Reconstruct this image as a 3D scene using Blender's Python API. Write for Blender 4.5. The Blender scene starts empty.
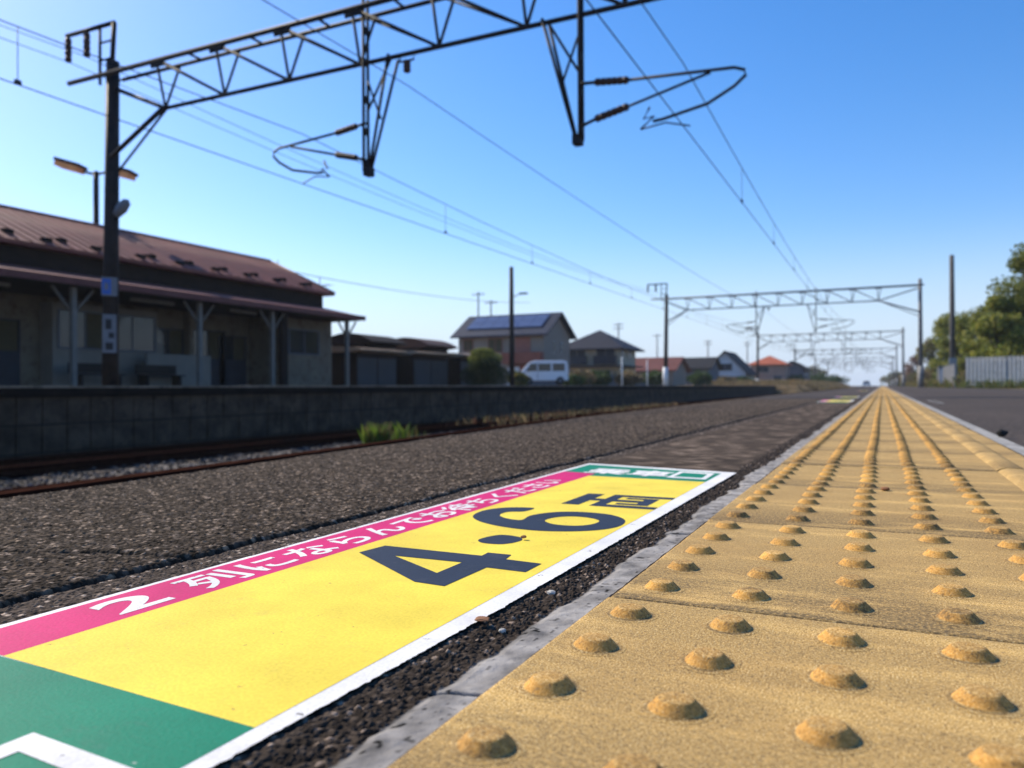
import bpy, bmesh, math, random
import numpy as np
from mathutils import Vector, Matrix

random.seed(7)
S = bpy.context.scene
COL = S.collection
R = math.radians

# ------------------------------------------------------------------ camera
# X = across the platform, Y = along the tactile strip, Z = up; platform surface at z = 0
F_PX, YAW, PITCH, ROLL, CAM_H = 778.0, .4444, .0048, -.006, .1399
cam = bpy.data.cameras.new('camera')
cam_o = bpy.data.objects.new('camera', cam)
COL.objects.link(cam_o)
cam.sensor_width = 17.3
cam.lens = F_PX / 1024 * 17.3
cam.clip_start, cam.clip_end = .01, 6000
cam.dof.use_dof = True
cam.dof.focus_distance = .56
cam.dof.aperture_fstop = 4.4
cam.dof.aperture_blades = 7
cam_o.matrix_world = (Matrix.Translation((0, 0, CAM_H)) @ Matrix.Rotation(YAW, 4, 'Z')
                      @ Matrix.Rotation(math.pi / 2 + PITCH, 4, 'X') @ Matrix.Rotation(ROLL, 4, 'Z'))
S.camera = cam_o

# ------------------------------------------------------------------ light
SUN_EL, SUN_AZ = R(39), R(-77)                 # azimuth clockwise from +Y
W = bpy.data.worlds.new('World')
S.world = W
W.use_nodes = True
wn = W.node_tree
wn.nodes.clear()
sky = wn.nodes.new('ShaderNodeTexSky')
sky.sky_type = 'NISHITA'
sky.sun_disc = False
sky.sun_elevation, sky.sun_rotation = SUN_EL, SUN_AZ % (2 * math.pi)
sky.altitude = 0
sky.air_density, sky.dust_density, sky.ozone_density = 1.1, .5, 3.5
bg = wn.nodes.new('ShaderNodeBackground')
bg.inputs['Strength'].default_value = .145
wo = wn.nodes.new('ShaderNodeOutputWorld')
hs = wn.nodes.new('ShaderNodeHueSaturation')
hs.inputs['Saturation'].default_value = 1.34
wn.links.new(sky.outputs[0], hs.inputs['Color'])
tint = wn.nodes.new('ShaderNodeMix'); tint.data_type = 'RGBA'; tint.blend_type = 'MULTIPLY'
tint.inputs[0].default_value = 1; tint.inputs[7].default_value = (1.0, .92, 1.03, 1)
wn.links.new(hs.outputs[0], tint.inputs[6])
# pale haze low over the horizon
wtc = wn.nodes.new('ShaderNodeTexCoord'); wsx = wn.nodes.new('ShaderNodeSeparateXYZ')
wn.links.new(wtc.outputs['Generated'], wsx.inputs[0])
wmr = wn.nodes.new('ShaderNodeMapRange'); wmr.interpolation_type = 'SMOOTHERSTEP'
wmr.inputs['From Min'].default_value = -.02; wmr.inputs['From Max'].default_value = .22
wmr.inputs['To Min'].default_value = .92; wmr.inputs['To Max'].default_value = 0
wn.links.new(wsx.outputs[2], wmr.inputs['Value'])
wmx = wn.nodes.new('ShaderNodeMix'); wmx.data_type = 'RGBA'
wmx.inputs[7].default_value = (3.4, 4.2, 5.3, 1)
wn.links.new(wmr.outputs[0], wmx.inputs[0]); wn.links.new(tint.outputs[2], wmx.inputs[6])
wn.links.new(wmx.outputs[2], bg.inputs[0])
wn.links.new(bg.outputs[0], wo.inputs[0])
sun = bpy.data.lights.new('sun', 'SUN')
sun.energy, sun.angle, sun.color = 5.0, R(.53), (1, .90, .73)
sun_o = bpy.data.objects.new('sun', sun)
COL.objects.link(sun_o)
sd = Vector((math.sin(SUN_AZ) * math.cos(SUN_EL), math.cos(SUN_AZ) * math.cos(SUN_EL), math.sin(SUN_EL)))
sun_o.rotation_euler = sd.to_track_quat('Z', 'Y').to_euler()
S.view_settings.view_transform = 'Standard'
S.view_settings.look = 'None'
S.view_settings.exposure = .38
S.view_settings.gamma = 1
S.render.engine = 'CYCLES'
S.cycles.use_denoising = True
S.cycles.max_bounces = 6
S.cycles.diffuse_bounces = 3
S.cycles.sample_clamp_indirect = 4

# ------------------------------------------------------------------ material helpers
class NT:
    def __init__(s, name):
        s.m = bpy.data.materials.new(name)
        s.m.use_nodes = True
        s.t = s.m.node_tree
        s.b = s.t.nodes['Principled BSDF']
    def n(s, typ, **kw):
        x = s.t.nodes.new('ShaderNode' + typ)
        for k, v in kw.items():
            if k.startswith('i_'):
                x.inputs[k[2:].replace('_', ' ')].default_value = v
            else:
                setattr(x, k, v)
        return x
    def l(s, a, b):
        s.t.links.new(a, b)
    def ramp(s, fac, stops):
        r = s.n('ValToRGB')
        e = r.color_ramp.elements
        while len(e) < len(stops):
            e.new(.5)
        for el, (p, c) in zip(e, stops):
            el.position = p
            el.color = (*c, 1) if len(c) == 3 else c
        s.l(fac, r.inputs[0])
        return r.outputs[0]
    def mix(s, fac, a, b, mode='MIX'):
        x = s.n('Mix', data_type='RGBA', blend_type=mode)
        for sock, v in ((x.inputs[0], fac), (x.inputs[6], a), (x.inputs[7], b)):
            if isinstance(v, (int, float)):
                sock.default_value = v
            elif isinstance(v, tuple):
                sock.default_value = (*v, 1)
            else:
                s.l(v, sock)
        return x.outputs[2]
    def bump(s, h, strength, dist):
        x = s.n('Bump')
        x.inputs['Strength'].default_value = strength
        x.inputs['Distance'].default_value = dist
        s.l(h, x.inputs['Height'])
        s.l(x.outputs[0], s.b.inputs['Normal'])
        return x

def mat(name, col, rough=.8, var=.25, scale=3., metal=0., bump=0., bscale=40., spec=.18, dirt=None):
    k = NT(name)
    tc = k.n('TexCoord')
    n = k.n('TexNoise', i_Scale=scale, i_Detail=6., i_Roughness=.65)
    k.l(tc.outputs['Object'], n.inputs['Vector'])
    lo = tuple(max(0, c * (1 - var)) for c in col)
    hi = tuple(min(1, c * (1 + var)) for c in col)
    c = k.ramp(n.outputs['Fac'], [(.3, lo), (.7, hi)])
    if dirt:
        n2 = k.n('TexNoise', i_Scale=scale * 2.3, i_Detail=8., i_Roughness=.7)
        k.l(tc.outputs['Object'], n2.inputs['Vector'])
        f = k.ramp(n2.outputs['Fac'], [(.52, (0, 0, 0)), (.68, (1, 1, 1))])
        c = k.mix(f, c, dirt)
    k.l(c, k.b.inputs['Base Color'])
    k.b.inputs['Roughness'].default_value = rough
    k.b.inputs['Metallic'].default_value = metal
    k.b.inputs['Specular IOR Level'].default_value = spec
    if bump:
        n3 = k.n('TexNoise', i_Scale=bscale, i_Detail=4.)
        k.l(tc.outputs['Object'], n3.inputs['Vector'])
        k.bump(n3.outputs['Fac'], .6, bump)
    return k.m

def vcol_mat(name, rough=.9, spec=.3, bump=None):
    k = NT(name)
    a = k.n('Attribute', attribute_name='tone')
    k.l(a.outputs['Color'], k.b.inputs['Base Color'])
    k.b.inputs['Roughness'].default_value = rough
    k.b.inputs['Specular IOR Level'].default_value = spec
    if bump:
        tc = k.n('TexCoord')
        n = k.n('TexNoise', i_Scale=bump[0], i_Detail=3.)
        k.l(tc.outputs['Object'], n.inputs['Vector'])
        k.bump(n.outputs['Fac'], .7, bump[1])
    return k.m

# ------------------------------------------------------------------ mesh helpers
class MB:
    def __init__(s):
        s.v, s.f, s.sm = [], [], []
    def face(s, idx, smooth=False):
        s.f.append(tuple(idx)); s.sm.append(smooth)
    def box(s, x0, x1, y0, y1, z0, z1, M=None):
        b = len(s.v)
        P = [(x0, y0, z0), (x1, y0, z0), (x1, y1, z0), (x0, y1, z0), (x0, y0, z1), (x1, y0, z1), (x1, y1, z1), (x0, y1, z1)]
        if M is not None:
            P = [tuple(M @ Vector(p)) for p in P]
        s.v += P
        for q in ((3, 2, 1, 0), (4, 5, 6, 7), (0, 1, 5, 4), (1, 2, 6, 5), (2, 3, 7, 6), (3, 0, 4, 7)):
            s.face([b + i for i in q])
        return s
    def tube(s, pts, r, n=8, r2=None, smooth=True):
        pts = [Vector(p) for p in pts]
        b = len(s.v)
        m = len(pts)
        for i, p in enumerate(pts):
            d = (pts[min(i + 1, m - 1)] - pts[max(i - 1, 0)]).normalized()
            a = d.cross(Vector((0, 0, 1)) if abs(d.z) < .9 else Vector((1, 0, 0))).normalized()
            c = d.cross(a)
            rr = r if r2 is None else r + (r2 - r) * i / max(1, m - 1)
            for k in range(n):
                t = 2 * math.pi * (k + .5) / n
                s.v.append(tuple(p + a * math.cos(t) * rr + c * math.sin(t) * rr))
        for i in range(m - 1):
            for k in range(n):
                k2 = (k + 1) % n
                s.face((b + i * n + k, b + i * n + k2, b + (i + 1) * n + k2, b + (i + 1) * n + k), smooth)
        s.face([b + k for k in range(n)][::-1])
        s.face([b + (m - 1) * n + k for k in range(n)])
        return s
    def lathe(s, c, prof, n=20, smooth=True, axis='Z'):
        b = len(s.v)
        c = Vector(c)
        for r, z in prof:
            for k in range(n):
                t = 2 * math.pi * k / n
                p = Vector((r * math.cos(t), r * math.sin(t), z))
                if axis == 'X': p = Vector((p.z, p.x, p.y))
                if axis == 'Y': p = Vector((p.y, p.z, p.x))
                s.v.append(tuple(c + p))
        for i in range(len(prof) - 1):
            for k in range(n):
                k2 = (k + 1) % n
                s.face((b + i * n + k, b + i * n + k2, b + (i + 1) * n + k2, b + (i + 1) * n + k), smooth)
        s.face([b + k for k in range(n)][::-1])
        s.face([b + (len(prof) - 1) * n + k for k in range(n)])
        return s
    def prism(s, poly, a, b_, axis='Y'):
        """extrude a 2D polygon: axis Y -> poly in (x, z); axis X -> poly in (y, z); axis Z -> (x, y)"""
        b = len(s.v)
        n = len(poly)
        for t in (a, b_):
            for p, q in poly:
                s.v.append((p, t, q) if axis == 'Y' else (t, p, q) if axis == 'X' else (p, q, t))
        s.face([b + i for i in range(n)])
        s.face([b + n + i for i in range(n)][::-1])
        for i in range(n):
            j = (i + 1) % n
            s.face((b + i, b + n + i, b + n + j, b + j))
        return s
    def quad(s, *p):
        b = len(s.v)
        s.v += [tuple(q) for q in p]
        s.face(range(b, b + len(p)))
        return s
    def build(s, name, m, parent=None, fix=True):
        me = bpy.data.meshes.new(name)
        me.from_pydata(s.v, [], s.f)
        me.polygons.foreach_set('use_smooth', s.sm)
        if fix:
            bm = bmesh.new(); bm.from_mesh(me)
            bmesh.ops.recalc_face_normals(bm, faces=bm.faces)
            bm.to_mesh(me); bm.free()
        return link(name, me, m, parent)

def link(name, me, m, parent=None):
    if m is not None:
        me.materials.append(m)
    o = bpy.data.objects.new(name, me)
    COL.objects.link(o)
    if parent:
        o.parent = parent
    return o

def tag(o, label=None, cat=None, group=None, kind=None):
    if label: o['label'] = label
    if cat: o['category'] = cat
    if group: o['group'] = group
    if kind: o['kind'] = kind
    return o

def empty(name, loc=(0, 0, 0), rz=0., label=None, cat=None, group=None):
    o = bpy.data.objects.new(name, None)
    o.empty_display_size = .2
    COL.objects.link(o)
    o.location = loc
    o.rotation_euler = (0, 0, rz)
    return tag(o, label, cat, group)

def copy_tree(o, parent=None):
    c = o.copy(); COL.objects.link(c); c.parent = parent
    for ch in [x for x in list(S.objects) if x.parent == o]:
        copy_tree(ch, c)
    return c

def np_mesh(name, V, Fq, m, parent=None, tone=None, smooth=False, extra=None):
    me = bpy.data.meshes.new(name)
    V = np.asarray(V, np.float32); Fq = np.asarray(Fq, np.int32)
    k = Fq.shape[1]
    me.vertices.add(len(V)); me.vertices.foreach_set('co', V.ravel())
    me.loops.add(Fq.size); me.loops.foreach_set('vertex_index', Fq.ravel())
    me.polygons.add(len(Fq)); me.polygons.foreach_set('loop_start', np.arange(0, Fq.size, k, dtype=np.int32))
    me.polygons.foreach_set('use_smooth', np.full(len(Fq), smooth))
    if tone is not None:
        a = me.attributes.new('tone', 'FLOAT_COLOR', 'POINT')
        c = np.ones((len(V), 4), np.float32); c[:, :3] = tone
        a.data.foreach_set('color', c.ravel())
    if extra is not None:
        for nm, arr in extra.items():
            a = me.attributes.new(nm, 'FLOAT', 'POINT')
            a.data.foreach_set('value', np.asarray(arr, np.float32))
    me.update(calc_edges=True)
    return link(name, me, m, parent)

# ------------------------------------------------------------------ numpy noise
def _h(ix, iy, seed):
    n = (ix.astype(np.int64) * 374761393 + iy.astype(np.int64) * 668265263 + seed * 974634777) & 0xffffffff
    n = ((n ^ (n >> 13)) * 1274126177) & 0xffffffff
    n = ((n ^ (n >> 16)) * 2246822519) & 0xffffffff
    return ((n ^ (n >> 15)) & 0xffffff) / float(0xffffff)

def vnoise(x, y, s, seed=0):
    x = np.asarray(x) / s; y = np.asarray(y) / s
    ix, iy = np.floor(x), np.floor(y)
    fx, fy = x - ix, y - iy
    fx, fy = fx * fx * (3 - 2 * fx), fy * fy * (3 - 2 * fy)
    a, b = _h(ix, iy, seed), _h(ix + 1, iy, seed)
    c, d = _h(ix, iy + 1, seed), _h(ix + 1, iy + 1, seed)
    return (a + (b - a) * fx) * (1 - fy) + (c + (d - c) * fx) * fy

def fbm(x, y, s, seed=0, o=4):
    t, a, q = 0, 1, 0
    for i in range(o):
        t = t + a * vnoise(x, y, s / 2 ** i, seed + i); q += a; a *= .5
    return t / q

def worley(x, y, s, seed=0):
    x = x / s; y = y / s
    ix, iy = np.floor(x), np.floor(y)
    f1 = np.full(x.shape, 9.); f2 = np.full(x.shape, 9.); idv = np.zeros(x.shape); idw = np.zeros(x.shape)
    for dx in (-1, 0, 1):
        for dy in (-1, 0, 1):
            cx, cy = ix + dx, iy + dy
            px, py = cx + _h(cx, cy, seed), cy + _h(cx, cy, seed + 7)
            d = np.hypot(x - px, y - py)
            r, w = _h(cx, cy, seed + 13), _h(cx, cy, seed + 29)
            near = d < f1
            f2 = np.where(near, f1, np.minimum(f2, d))
            f1 = np.where(near, d, f1); idv = np.where(near, r, idv); idw = np.where(near, w, idw)
    return f1, f2, idv, idw

# ------------------------------------------------------------------ materials
M_ground_v = vcol_mat('platform_asphalt_surface', .95, .06, (1100., .0005))
def asphalt_mat(name, lo, hi, sc=140.):
    k = NT(name)
    tc = k.n('TexCoord')
    v = k.n('TexVoronoi', i_Scale=sc); k.l(tc.outputs['Object'], v.inputs['Vector'])
    n = k.n('TexNoise', i_Scale=1.3, i_Detail=6., i_Roughness=.6); k.l(tc.outputs['Object'], n.inputs['Vector'])
    sep = k.n('SeparateColor'); k.l(v.outputs['Color'], sep.inputs[0])
    c = k.ramp(sep.outputs[0], [(0, lo), (.7, hi), (1., tuple(x * 2.4 for x in hi))])
    c = k.mix(.5, c, k.ramp(n.outputs['Fac'], [(.3, (.35, .35, .35)), (.7, (1, 1, 1))]), 'MULTIPLY')
    k.l(c, k.b.inputs['Base Color'])
    k.b.inputs['Roughness'].default_value = .92
    k.b.inputs['Specular IOR Level'].default_value = .25
    k.bump(v.outputs['Distance'], .5, .004)
    return k.m
M_asph = asphalt_mat('worn_asphalt', (.024, .017, .013), (.066, .050, .039))
M_gravel = asphalt_mat('ballast_base', (.02, .017, .015), (.09, .075, .066), 22.)
M_conc = mat('weathered_concrete', (.30, .29, .27), .9, .3, 4., bump=.004, dirt=(.11, .10, .09))
M_conc_dark = mat('darkened_concrete_block', (.075, .052, .036), .95, .5, 2.5, bump=.006, bscale=30, dirt=(.035, .024, .016))  # base colour lowered to carry the shade on the opposite wall
M_rust = mat('rusty_steel', (.030, .013, .009), 1., .4, 20, spec=0., bump=.001, bscale=200)
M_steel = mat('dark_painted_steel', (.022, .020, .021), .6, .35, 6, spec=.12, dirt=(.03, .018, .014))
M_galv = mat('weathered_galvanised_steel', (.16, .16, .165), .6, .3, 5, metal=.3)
M_wire = mat('dark_wire', (.03, .03, .032), .5, .2, 2)
M_insul = mat('brown_porcelain', (.07, .038, .028), .5, .2, 8)
M_white = mat('white_paint_metal', (.72, .72, .70), .5, .08, 3, dirt=(.45, .43, .40))
M_roof = mat('red_brown_metal_roof', (.20, .066, .048), .65, .22, .8, dirt=(.17, .06, .042))
M_roof_edge = mat('red_brown_trim', (.13, .045, .04), .5, .2, 3)
M_darkwood = mat('dark_wood', (.016, .010, .008), .8, .3, 5)
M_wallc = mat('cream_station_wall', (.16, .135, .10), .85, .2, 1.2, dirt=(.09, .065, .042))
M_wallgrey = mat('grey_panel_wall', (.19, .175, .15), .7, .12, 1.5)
M_post = mat('pale_painted_post', (.17, .155, .135), .6, .15, 6)
M_glass = NT('window_glass').m
g_ = M_glass.node_tree.nodes['Principled BSDF']
g_.inputs['Base Color'].default_value = (.02, .025, .03, 1); g_.inputs['Roughness'].default_value = .08
M_curtain = mat('beige_curtain', (.07, .06, .035), .9, .15, 6)
M_doorblue = mat('blue_grey_door', (.030, .035, .045), .6, .15, 4)
M_earth = mat('dry_earth', (.16, .12, .08), .95, .35, .4, bump=.03, bscale=8, dirt=(.10, .09, .05))

# ------------------------------------------------------------------ setting: ground, trench, platforms
EDGE = [(-2, -.98), (.3, -1.0), (.6, -1.02), (.97, -1.05), (1.8, -1.13), (3.7, -1.28), (11.6, -1.55), (60, -1.75), (190, -1.75)]
def edge_x(y):
    return np.interp(y, [e[0] for e in EDGE], [e[1] for e in EDGE])

ys = [-60, -20, 0, 20, 40, 60, 80, 97.5, 99, 120, 160, 220, 400, 900, 2500]
def prof(y):
    left = .10 if y < 98 else -.25
    far = .05 if y < 98 else -.2
    return [(-2500, 0), (-300, far), (-60, far), (-21, left), (-11.62, left), (-11.60, -.93), (-9, -.96), (-4, -.98), (-1.8, -.98),
            (-1.2, -.99), (3.9, -.99), (3.95, -.06), (8, -.02), (60, 0), (300, 0), (2500, 0)]
b = MB()
for y in ys:
    for x, z in prof(y):
        b.v.append((x, y, z))
n = len(prof(0))
for j in range(len(ys) - 1):
    for i in range(n - 1):
        b.face((j * n + i, j * n + i + 1, (j + 1) * n + i + 1, (j + 1) * n + i))
tag(b.build('ground', M_earth, fix=False), kind='structure')

b = MB()
for j, y in enumerate([-20, 300]):
    for x, z in ((-11.58, -.915), (-9.0, -.90), (-7.6, -.925), (-6.0, -.92), (-4.2, -.94), (-2.2, -.94)):
        b.v.append((x, y, z))
for i in range(5):
    b.face((i, i + 1, i + 7, i + 6))
tag(b.build('ballast_bed', M_gravel, fix=False), kind='structure')

# our platform: retaining body, edge strip, slabs of asphalt
b = MB()
yy = [-2, .3, .97, 1.8, 3.7, 7, 11.6, 25, 60, 190]
for y in yy:
    e = float(edge_x(y))
    b.v += [(e + .0, y, -.93), (e, y, -.018), (3.8, y, -.018), (3.8, y, -.93)]
for j in range(len(yy) - 1):
    for i in range(3):
        b.face((j * 4 + i, j * 4 + i + 1, j * 4 + i + 5, j * 4 + i + 4))
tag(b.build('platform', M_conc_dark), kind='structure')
b = MB()
for y in yy:
    e = float(edge_x(y))
    b.v += [(e - .035, y, -.09), (e - .035, y, .006), (e - .003, y, .006), (e - .003, y, -.09)]
for j in range(len(yy) - 1):
    for i in range(4):
        b.face((j * 4 + i, j * 4 + (i + 1) % 4, j * 4 + 4 + (i + 1) % 4, j * 4 + 4 + i))
tag(b.build('platform_edge_strip', M_rust), kind='structure')

def crack_x(y):
    return -.531 + .010 * (vnoise(y, y * 0, .35, 5) - .5) + .007 * (vnoise(y, y * 0, .05, 6) - .5) + .0035 * (vnoise(y, y * 0, .012, 9) - .5)
def lip_x(y):        # ragged edge of the mortar strip beside the tiles
    return -.190 + .010 * (vnoise(y, y * 0, .08, 15) - .5) + .008 * (vnoise(y, y * 0, .022, 16) - .5)

def surface(x, y):
    """height and colour of the platform surface left of the tiles"""
    n = x.shape
    cx = crack_x(y)
    # exposed aggregate
    f1, f2, r, w = worley(x, y, .0038, 1)
    stone = np.clip(1 - (f1 / .62) ** 2, 0, 1)
    g1, g2, r2, w2 = worley(x, y, .0070, 51)
    big = np.clip(1 - (g1 / .42) ** 2, 0, 1) * (r2 > .72)
    und = fbm(x, y, .14, 3, 3)
    ha = .0005 + .0014 * stone * (.35 + .65 * w) + .0009 * big + .0035 * (und - .5)
    wear = np.clip((cx - x) / .012, 0, 1)
    ha = ha - .002 * (1 - wear) ** 2
    ca = .026 + .15 * r ** 2.2 + (r > .94) * .20
    ca = np.where(big > .05, .035 + .17 * w2 ** 1.8, ca) * (.55 + .45 * np.clip(stone * 1.8 + big, 0, 1))
    ca = ca * .85 * (.8 + .4 * fbm(x, y, .5, 21, 3))
    warm = np.where(w > .6, 1.0, 0.)[..., None] * np.array([.10, .02, -.06]) + np.array([1.22, .92, .68])
    Ca = ca[..., None] * warm
    # fine asphalt
    q1, q2, rr, ww = worley(x, y, .0030, 31)
    rough = np.clip((x + .222) / .008, 0, 1)
    grit = np.clip(1 - (q1 / .6) ** 2, 0, 1)
    hb = -.0024 + .0010 * grit * (.3 + ww) + .0009 * (fbm(x, y, .05, 33, 3) - .5)
    hb = hb + rough * (.0009 * grit * ww + .0022 * (fbm(x, y, .026, 37, 4) - .6))
    cb = (.034 + .07 * rr ** 2 + (rr > .95) * .22) * (.6 + .4 * grit) * (.92 + .16 * fbm(x, y, .3, 41, 2))
    cb = cb * (1 - .22 * rough) * 1.15
    cb = cb * (1 + .45 * (x < -.49))
    Cb = cb[..., None] * np.array([1.26, .94, .70])
    # mortar strip
    lx = lip_x(y)
    lip = np.clip((x - lx) / .002, 0, 1)
    hc = -.0006 + .0022 * (fbm(x, y, .010, 61, 5) - .5) - .0018 * np.clip(1 - (x - lx) / .006, 0, 1)
    cc = .07 + .33 * fbm(x, y, .012, 63, 5) - .16 * (vnoise(x, y, .0032, 64) > .86) - .13 * np.clip(1 - (x - lx) / .006, 0, 1) * vnoise(x, y, .006, 65)
    cc = cc * (.75 + .5 * (fbm(x, y, .2, 66, 2)))
    for j0 in (.312, .74, 1.31, 1.9, 2.6):
        jj = np.exp(-((y - j0 - .25 * (x + .18)) / .0014) ** 2)
        hc = hc - .004 * jj; cc = cc * (1 - .75 * jj)
    Cc = cc[..., None] * np.array([1.07, 1., .92])
    a = (x < cx)[..., None]
    H = np.where(x < cx, ha, hb)
    C = np.where(a, Ca, Cb)
    cr = np.exp(-((x - cx - .0025) / .0030) ** 2)
    H = H - .007 * cr * (.5 + .8 * vnoise(x, y, .05, 71))
    C = C * (1 - cr)[..., None] + .022 * cr[..., None]
    # broken cross crack in the aggregate
    k0 = .475 + .30 * (x + .53) + .02 * (fbm(x, y, .05, 81, 3) - .5)
    k1 = np.exp(-((y - k0) / .004) ** 2) * (x < cx) * np.clip((x + .75) / .1, 0, 1)
    H = H - .006 * k1
    H = H * (1 - lip) + hc * lip
    C = C * (1 - lip[..., None]) + Cc * lip[..., None]
    sig = (x > -.494) & (x < -.2135) & (y < 1.37)
    H = np.where(sig, np.minimum(H, -.0012), H)
    H = np.where(x > -.1665, -.012, H)
    return H, np.clip(C, .006, .6)

ug = np.concatenate([np.linspace(0, 1, 300)])
Y0, Y1 = .14, 9.
yv = [Y0]
while yv[-1] < Y1:
    yv.append(yv[-1] + max(.0011, .0030 * yv[-1] ** 1.2))
yv = np.array(yv)
fr = None
xs2 = np.concatenate([np.linspace(-.556, -.486, 84), np.linspace(-.48, -.228, 12), np.linspace(-.225, -.165, 66)])
fr = np.linspace(0, 1, 290)
Xg = np.concatenate([edge_x(yv)[:, None] * (1 - fr[None, :]) + (-.557) * fr[None, :], np.repeat(xs2[None, :], len(yv), 0)], 1)
Yg = np.repeat(yv[:, None], Xg.shape[1], 1)
Hh, Cc_ = surface(Xg, Yg)
nr, nc = Xg.shape
idx = np.arange(nr * nc).reshape(nr, nc)
Fq = np.stack([idx[:-1, :-1], idx[:-1, 1:], idx[1:, 1:], idx[1:, :-1]], -1).reshape(-1, 4)
tag(np_mesh('platform_asphalt', np.stack([Xg, Yg, Hh], -1).reshape(-1, 3), Fq, M_ground_v, tone=Cc_.reshape(-1, 3), smooth=False), kind='structure')

# asphalt farther along, and right of the tiles
def sheet(name, pts, m):
    b = MB(); n = len(pts)
    for y, x0, x1, z in pts:
        b.v += [(x0, y, z), (x1, y, z)]
    for j in range(n - 1):
        b.face((2 * j, 2 * j + 1, 2 * j + 3, 2 * j + 2))
    return tag(b.build(name, m, fix=False), kind='structure')
sheet('platform_asphalt_far', [(y, float(edge_x(y)) + .0, -.20, -.003) for y in (8.99, 11.6, 25, 60, 190)], M_asph)
sheet('mortar_strip', [(y, -.20, -.1675, -.0012) for y in (8.99, 40, 190)], M_conc)
sheet('mortar_strip', [(y, .249, .283, .001) for y in (.3, 40, 190)], M_conc)
sheet('platform_asphalt_right', [(y, .283, 3.8, -.003) for y in (-1, 40, 190)], M_asph)
sheet('strip_bed', [(y, -.17, .252, -.013) for y in (-1, 40, 190)], M_conc_dark)

# ------------------------------------------------------------------ tactile paving
k = NT('sandy_yellow_tile')
tc = k.n('TexCoord'); oi = k.n('ObjectInfo')
vadd = k.n('VectorMath', operation='ADD')
sc_ = k.n('VectorMath', operation='SCALE'); sc_.inputs['Scale'].default_value = 37.
cmb = k.n('CombineXYZ'); k.l(oi.outputs['Random'], cmb.inputs[0]); k.l(oi.outputs['Random'], cmb.inputs[1])
k.l(cmb.outputs[0], sc_.inputs[0])
k.l(tc.outputs['Object'], vadd.inputs[0]); k.l(sc_.outputs[0], vadd.inputs[1])
P = vadd.outputs[0]
def nz(scale, det=4., rough=.6, vec=None):
    x = k.n('TexNoise', i_Scale=scale, i_Detail=det, i_Roughness=rough); k.l(vec or P, x.inputs['Vector']); return x.outputs['Fac']
grain = nz(1050., 2.5)
patch = nz(9., 5.)
col = k.ramp(grain, [(.34, (.18, .095, .025)), (.45, (.50, .31, .09)), (.56, (.72, .475, .17)), (.66, (.86, .68, .36))])
col = k.mix(.55, col, k.ramp(patch, [(.3, (.80, .74, .70)), (.7, (1, 1, 1))]), 'MULTIPLY')
st_ = k.n('Attribute', attribute_name='stud')
sm_ = k.n('Math', operation='MULTIPLY'); k.l(st_.outputs['Fac'], sm_.inputs[0]); sm_.inputs[1].default_value = .6
col = k.mix(sm_.outputs[0], col, (.78, .37, .065))
# dark grains
vg = k.n('TexVoronoi', i_Scale=900.); k.l(P, vg.inputs['Vector'])
sg = k.n('SeparateColor'); k.l(vg.outputs['Color'], sg.inputs[0])
col = k.mix(k.ramp(sg.outputs[1], [(.88, (0, 0, 0)), (.97, (.6, .6, .6))]), col, (.16, .10, .045))
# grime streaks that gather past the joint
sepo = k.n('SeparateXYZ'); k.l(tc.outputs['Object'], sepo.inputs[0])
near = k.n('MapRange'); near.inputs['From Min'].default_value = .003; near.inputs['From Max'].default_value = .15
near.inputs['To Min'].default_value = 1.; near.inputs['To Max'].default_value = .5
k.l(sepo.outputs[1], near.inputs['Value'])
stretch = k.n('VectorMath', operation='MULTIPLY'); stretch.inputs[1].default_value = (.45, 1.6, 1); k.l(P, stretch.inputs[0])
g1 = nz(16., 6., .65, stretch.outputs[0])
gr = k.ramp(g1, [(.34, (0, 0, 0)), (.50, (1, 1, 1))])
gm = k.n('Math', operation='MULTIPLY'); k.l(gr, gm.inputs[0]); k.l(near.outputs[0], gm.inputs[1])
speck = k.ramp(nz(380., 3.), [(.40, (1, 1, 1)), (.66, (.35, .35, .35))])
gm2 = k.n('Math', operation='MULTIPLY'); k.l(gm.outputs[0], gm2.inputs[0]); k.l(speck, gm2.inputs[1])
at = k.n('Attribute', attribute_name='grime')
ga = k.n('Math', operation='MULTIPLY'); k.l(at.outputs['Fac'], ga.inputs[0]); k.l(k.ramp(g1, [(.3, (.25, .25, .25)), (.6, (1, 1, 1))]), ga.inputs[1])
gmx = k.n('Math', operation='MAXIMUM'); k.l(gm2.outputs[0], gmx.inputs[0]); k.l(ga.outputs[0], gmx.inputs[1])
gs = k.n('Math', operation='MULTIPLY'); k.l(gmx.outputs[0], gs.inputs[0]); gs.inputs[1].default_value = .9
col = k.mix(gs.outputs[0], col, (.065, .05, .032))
k.l(col, k.b.inputs['Base Color'])
k.b.inputs['Roughness'].default_value = .9; k.b.inputs['Specular IOR Level'].default_value = .2
k.bump(grain, .5, .0007)
M_tile = k.m

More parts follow.
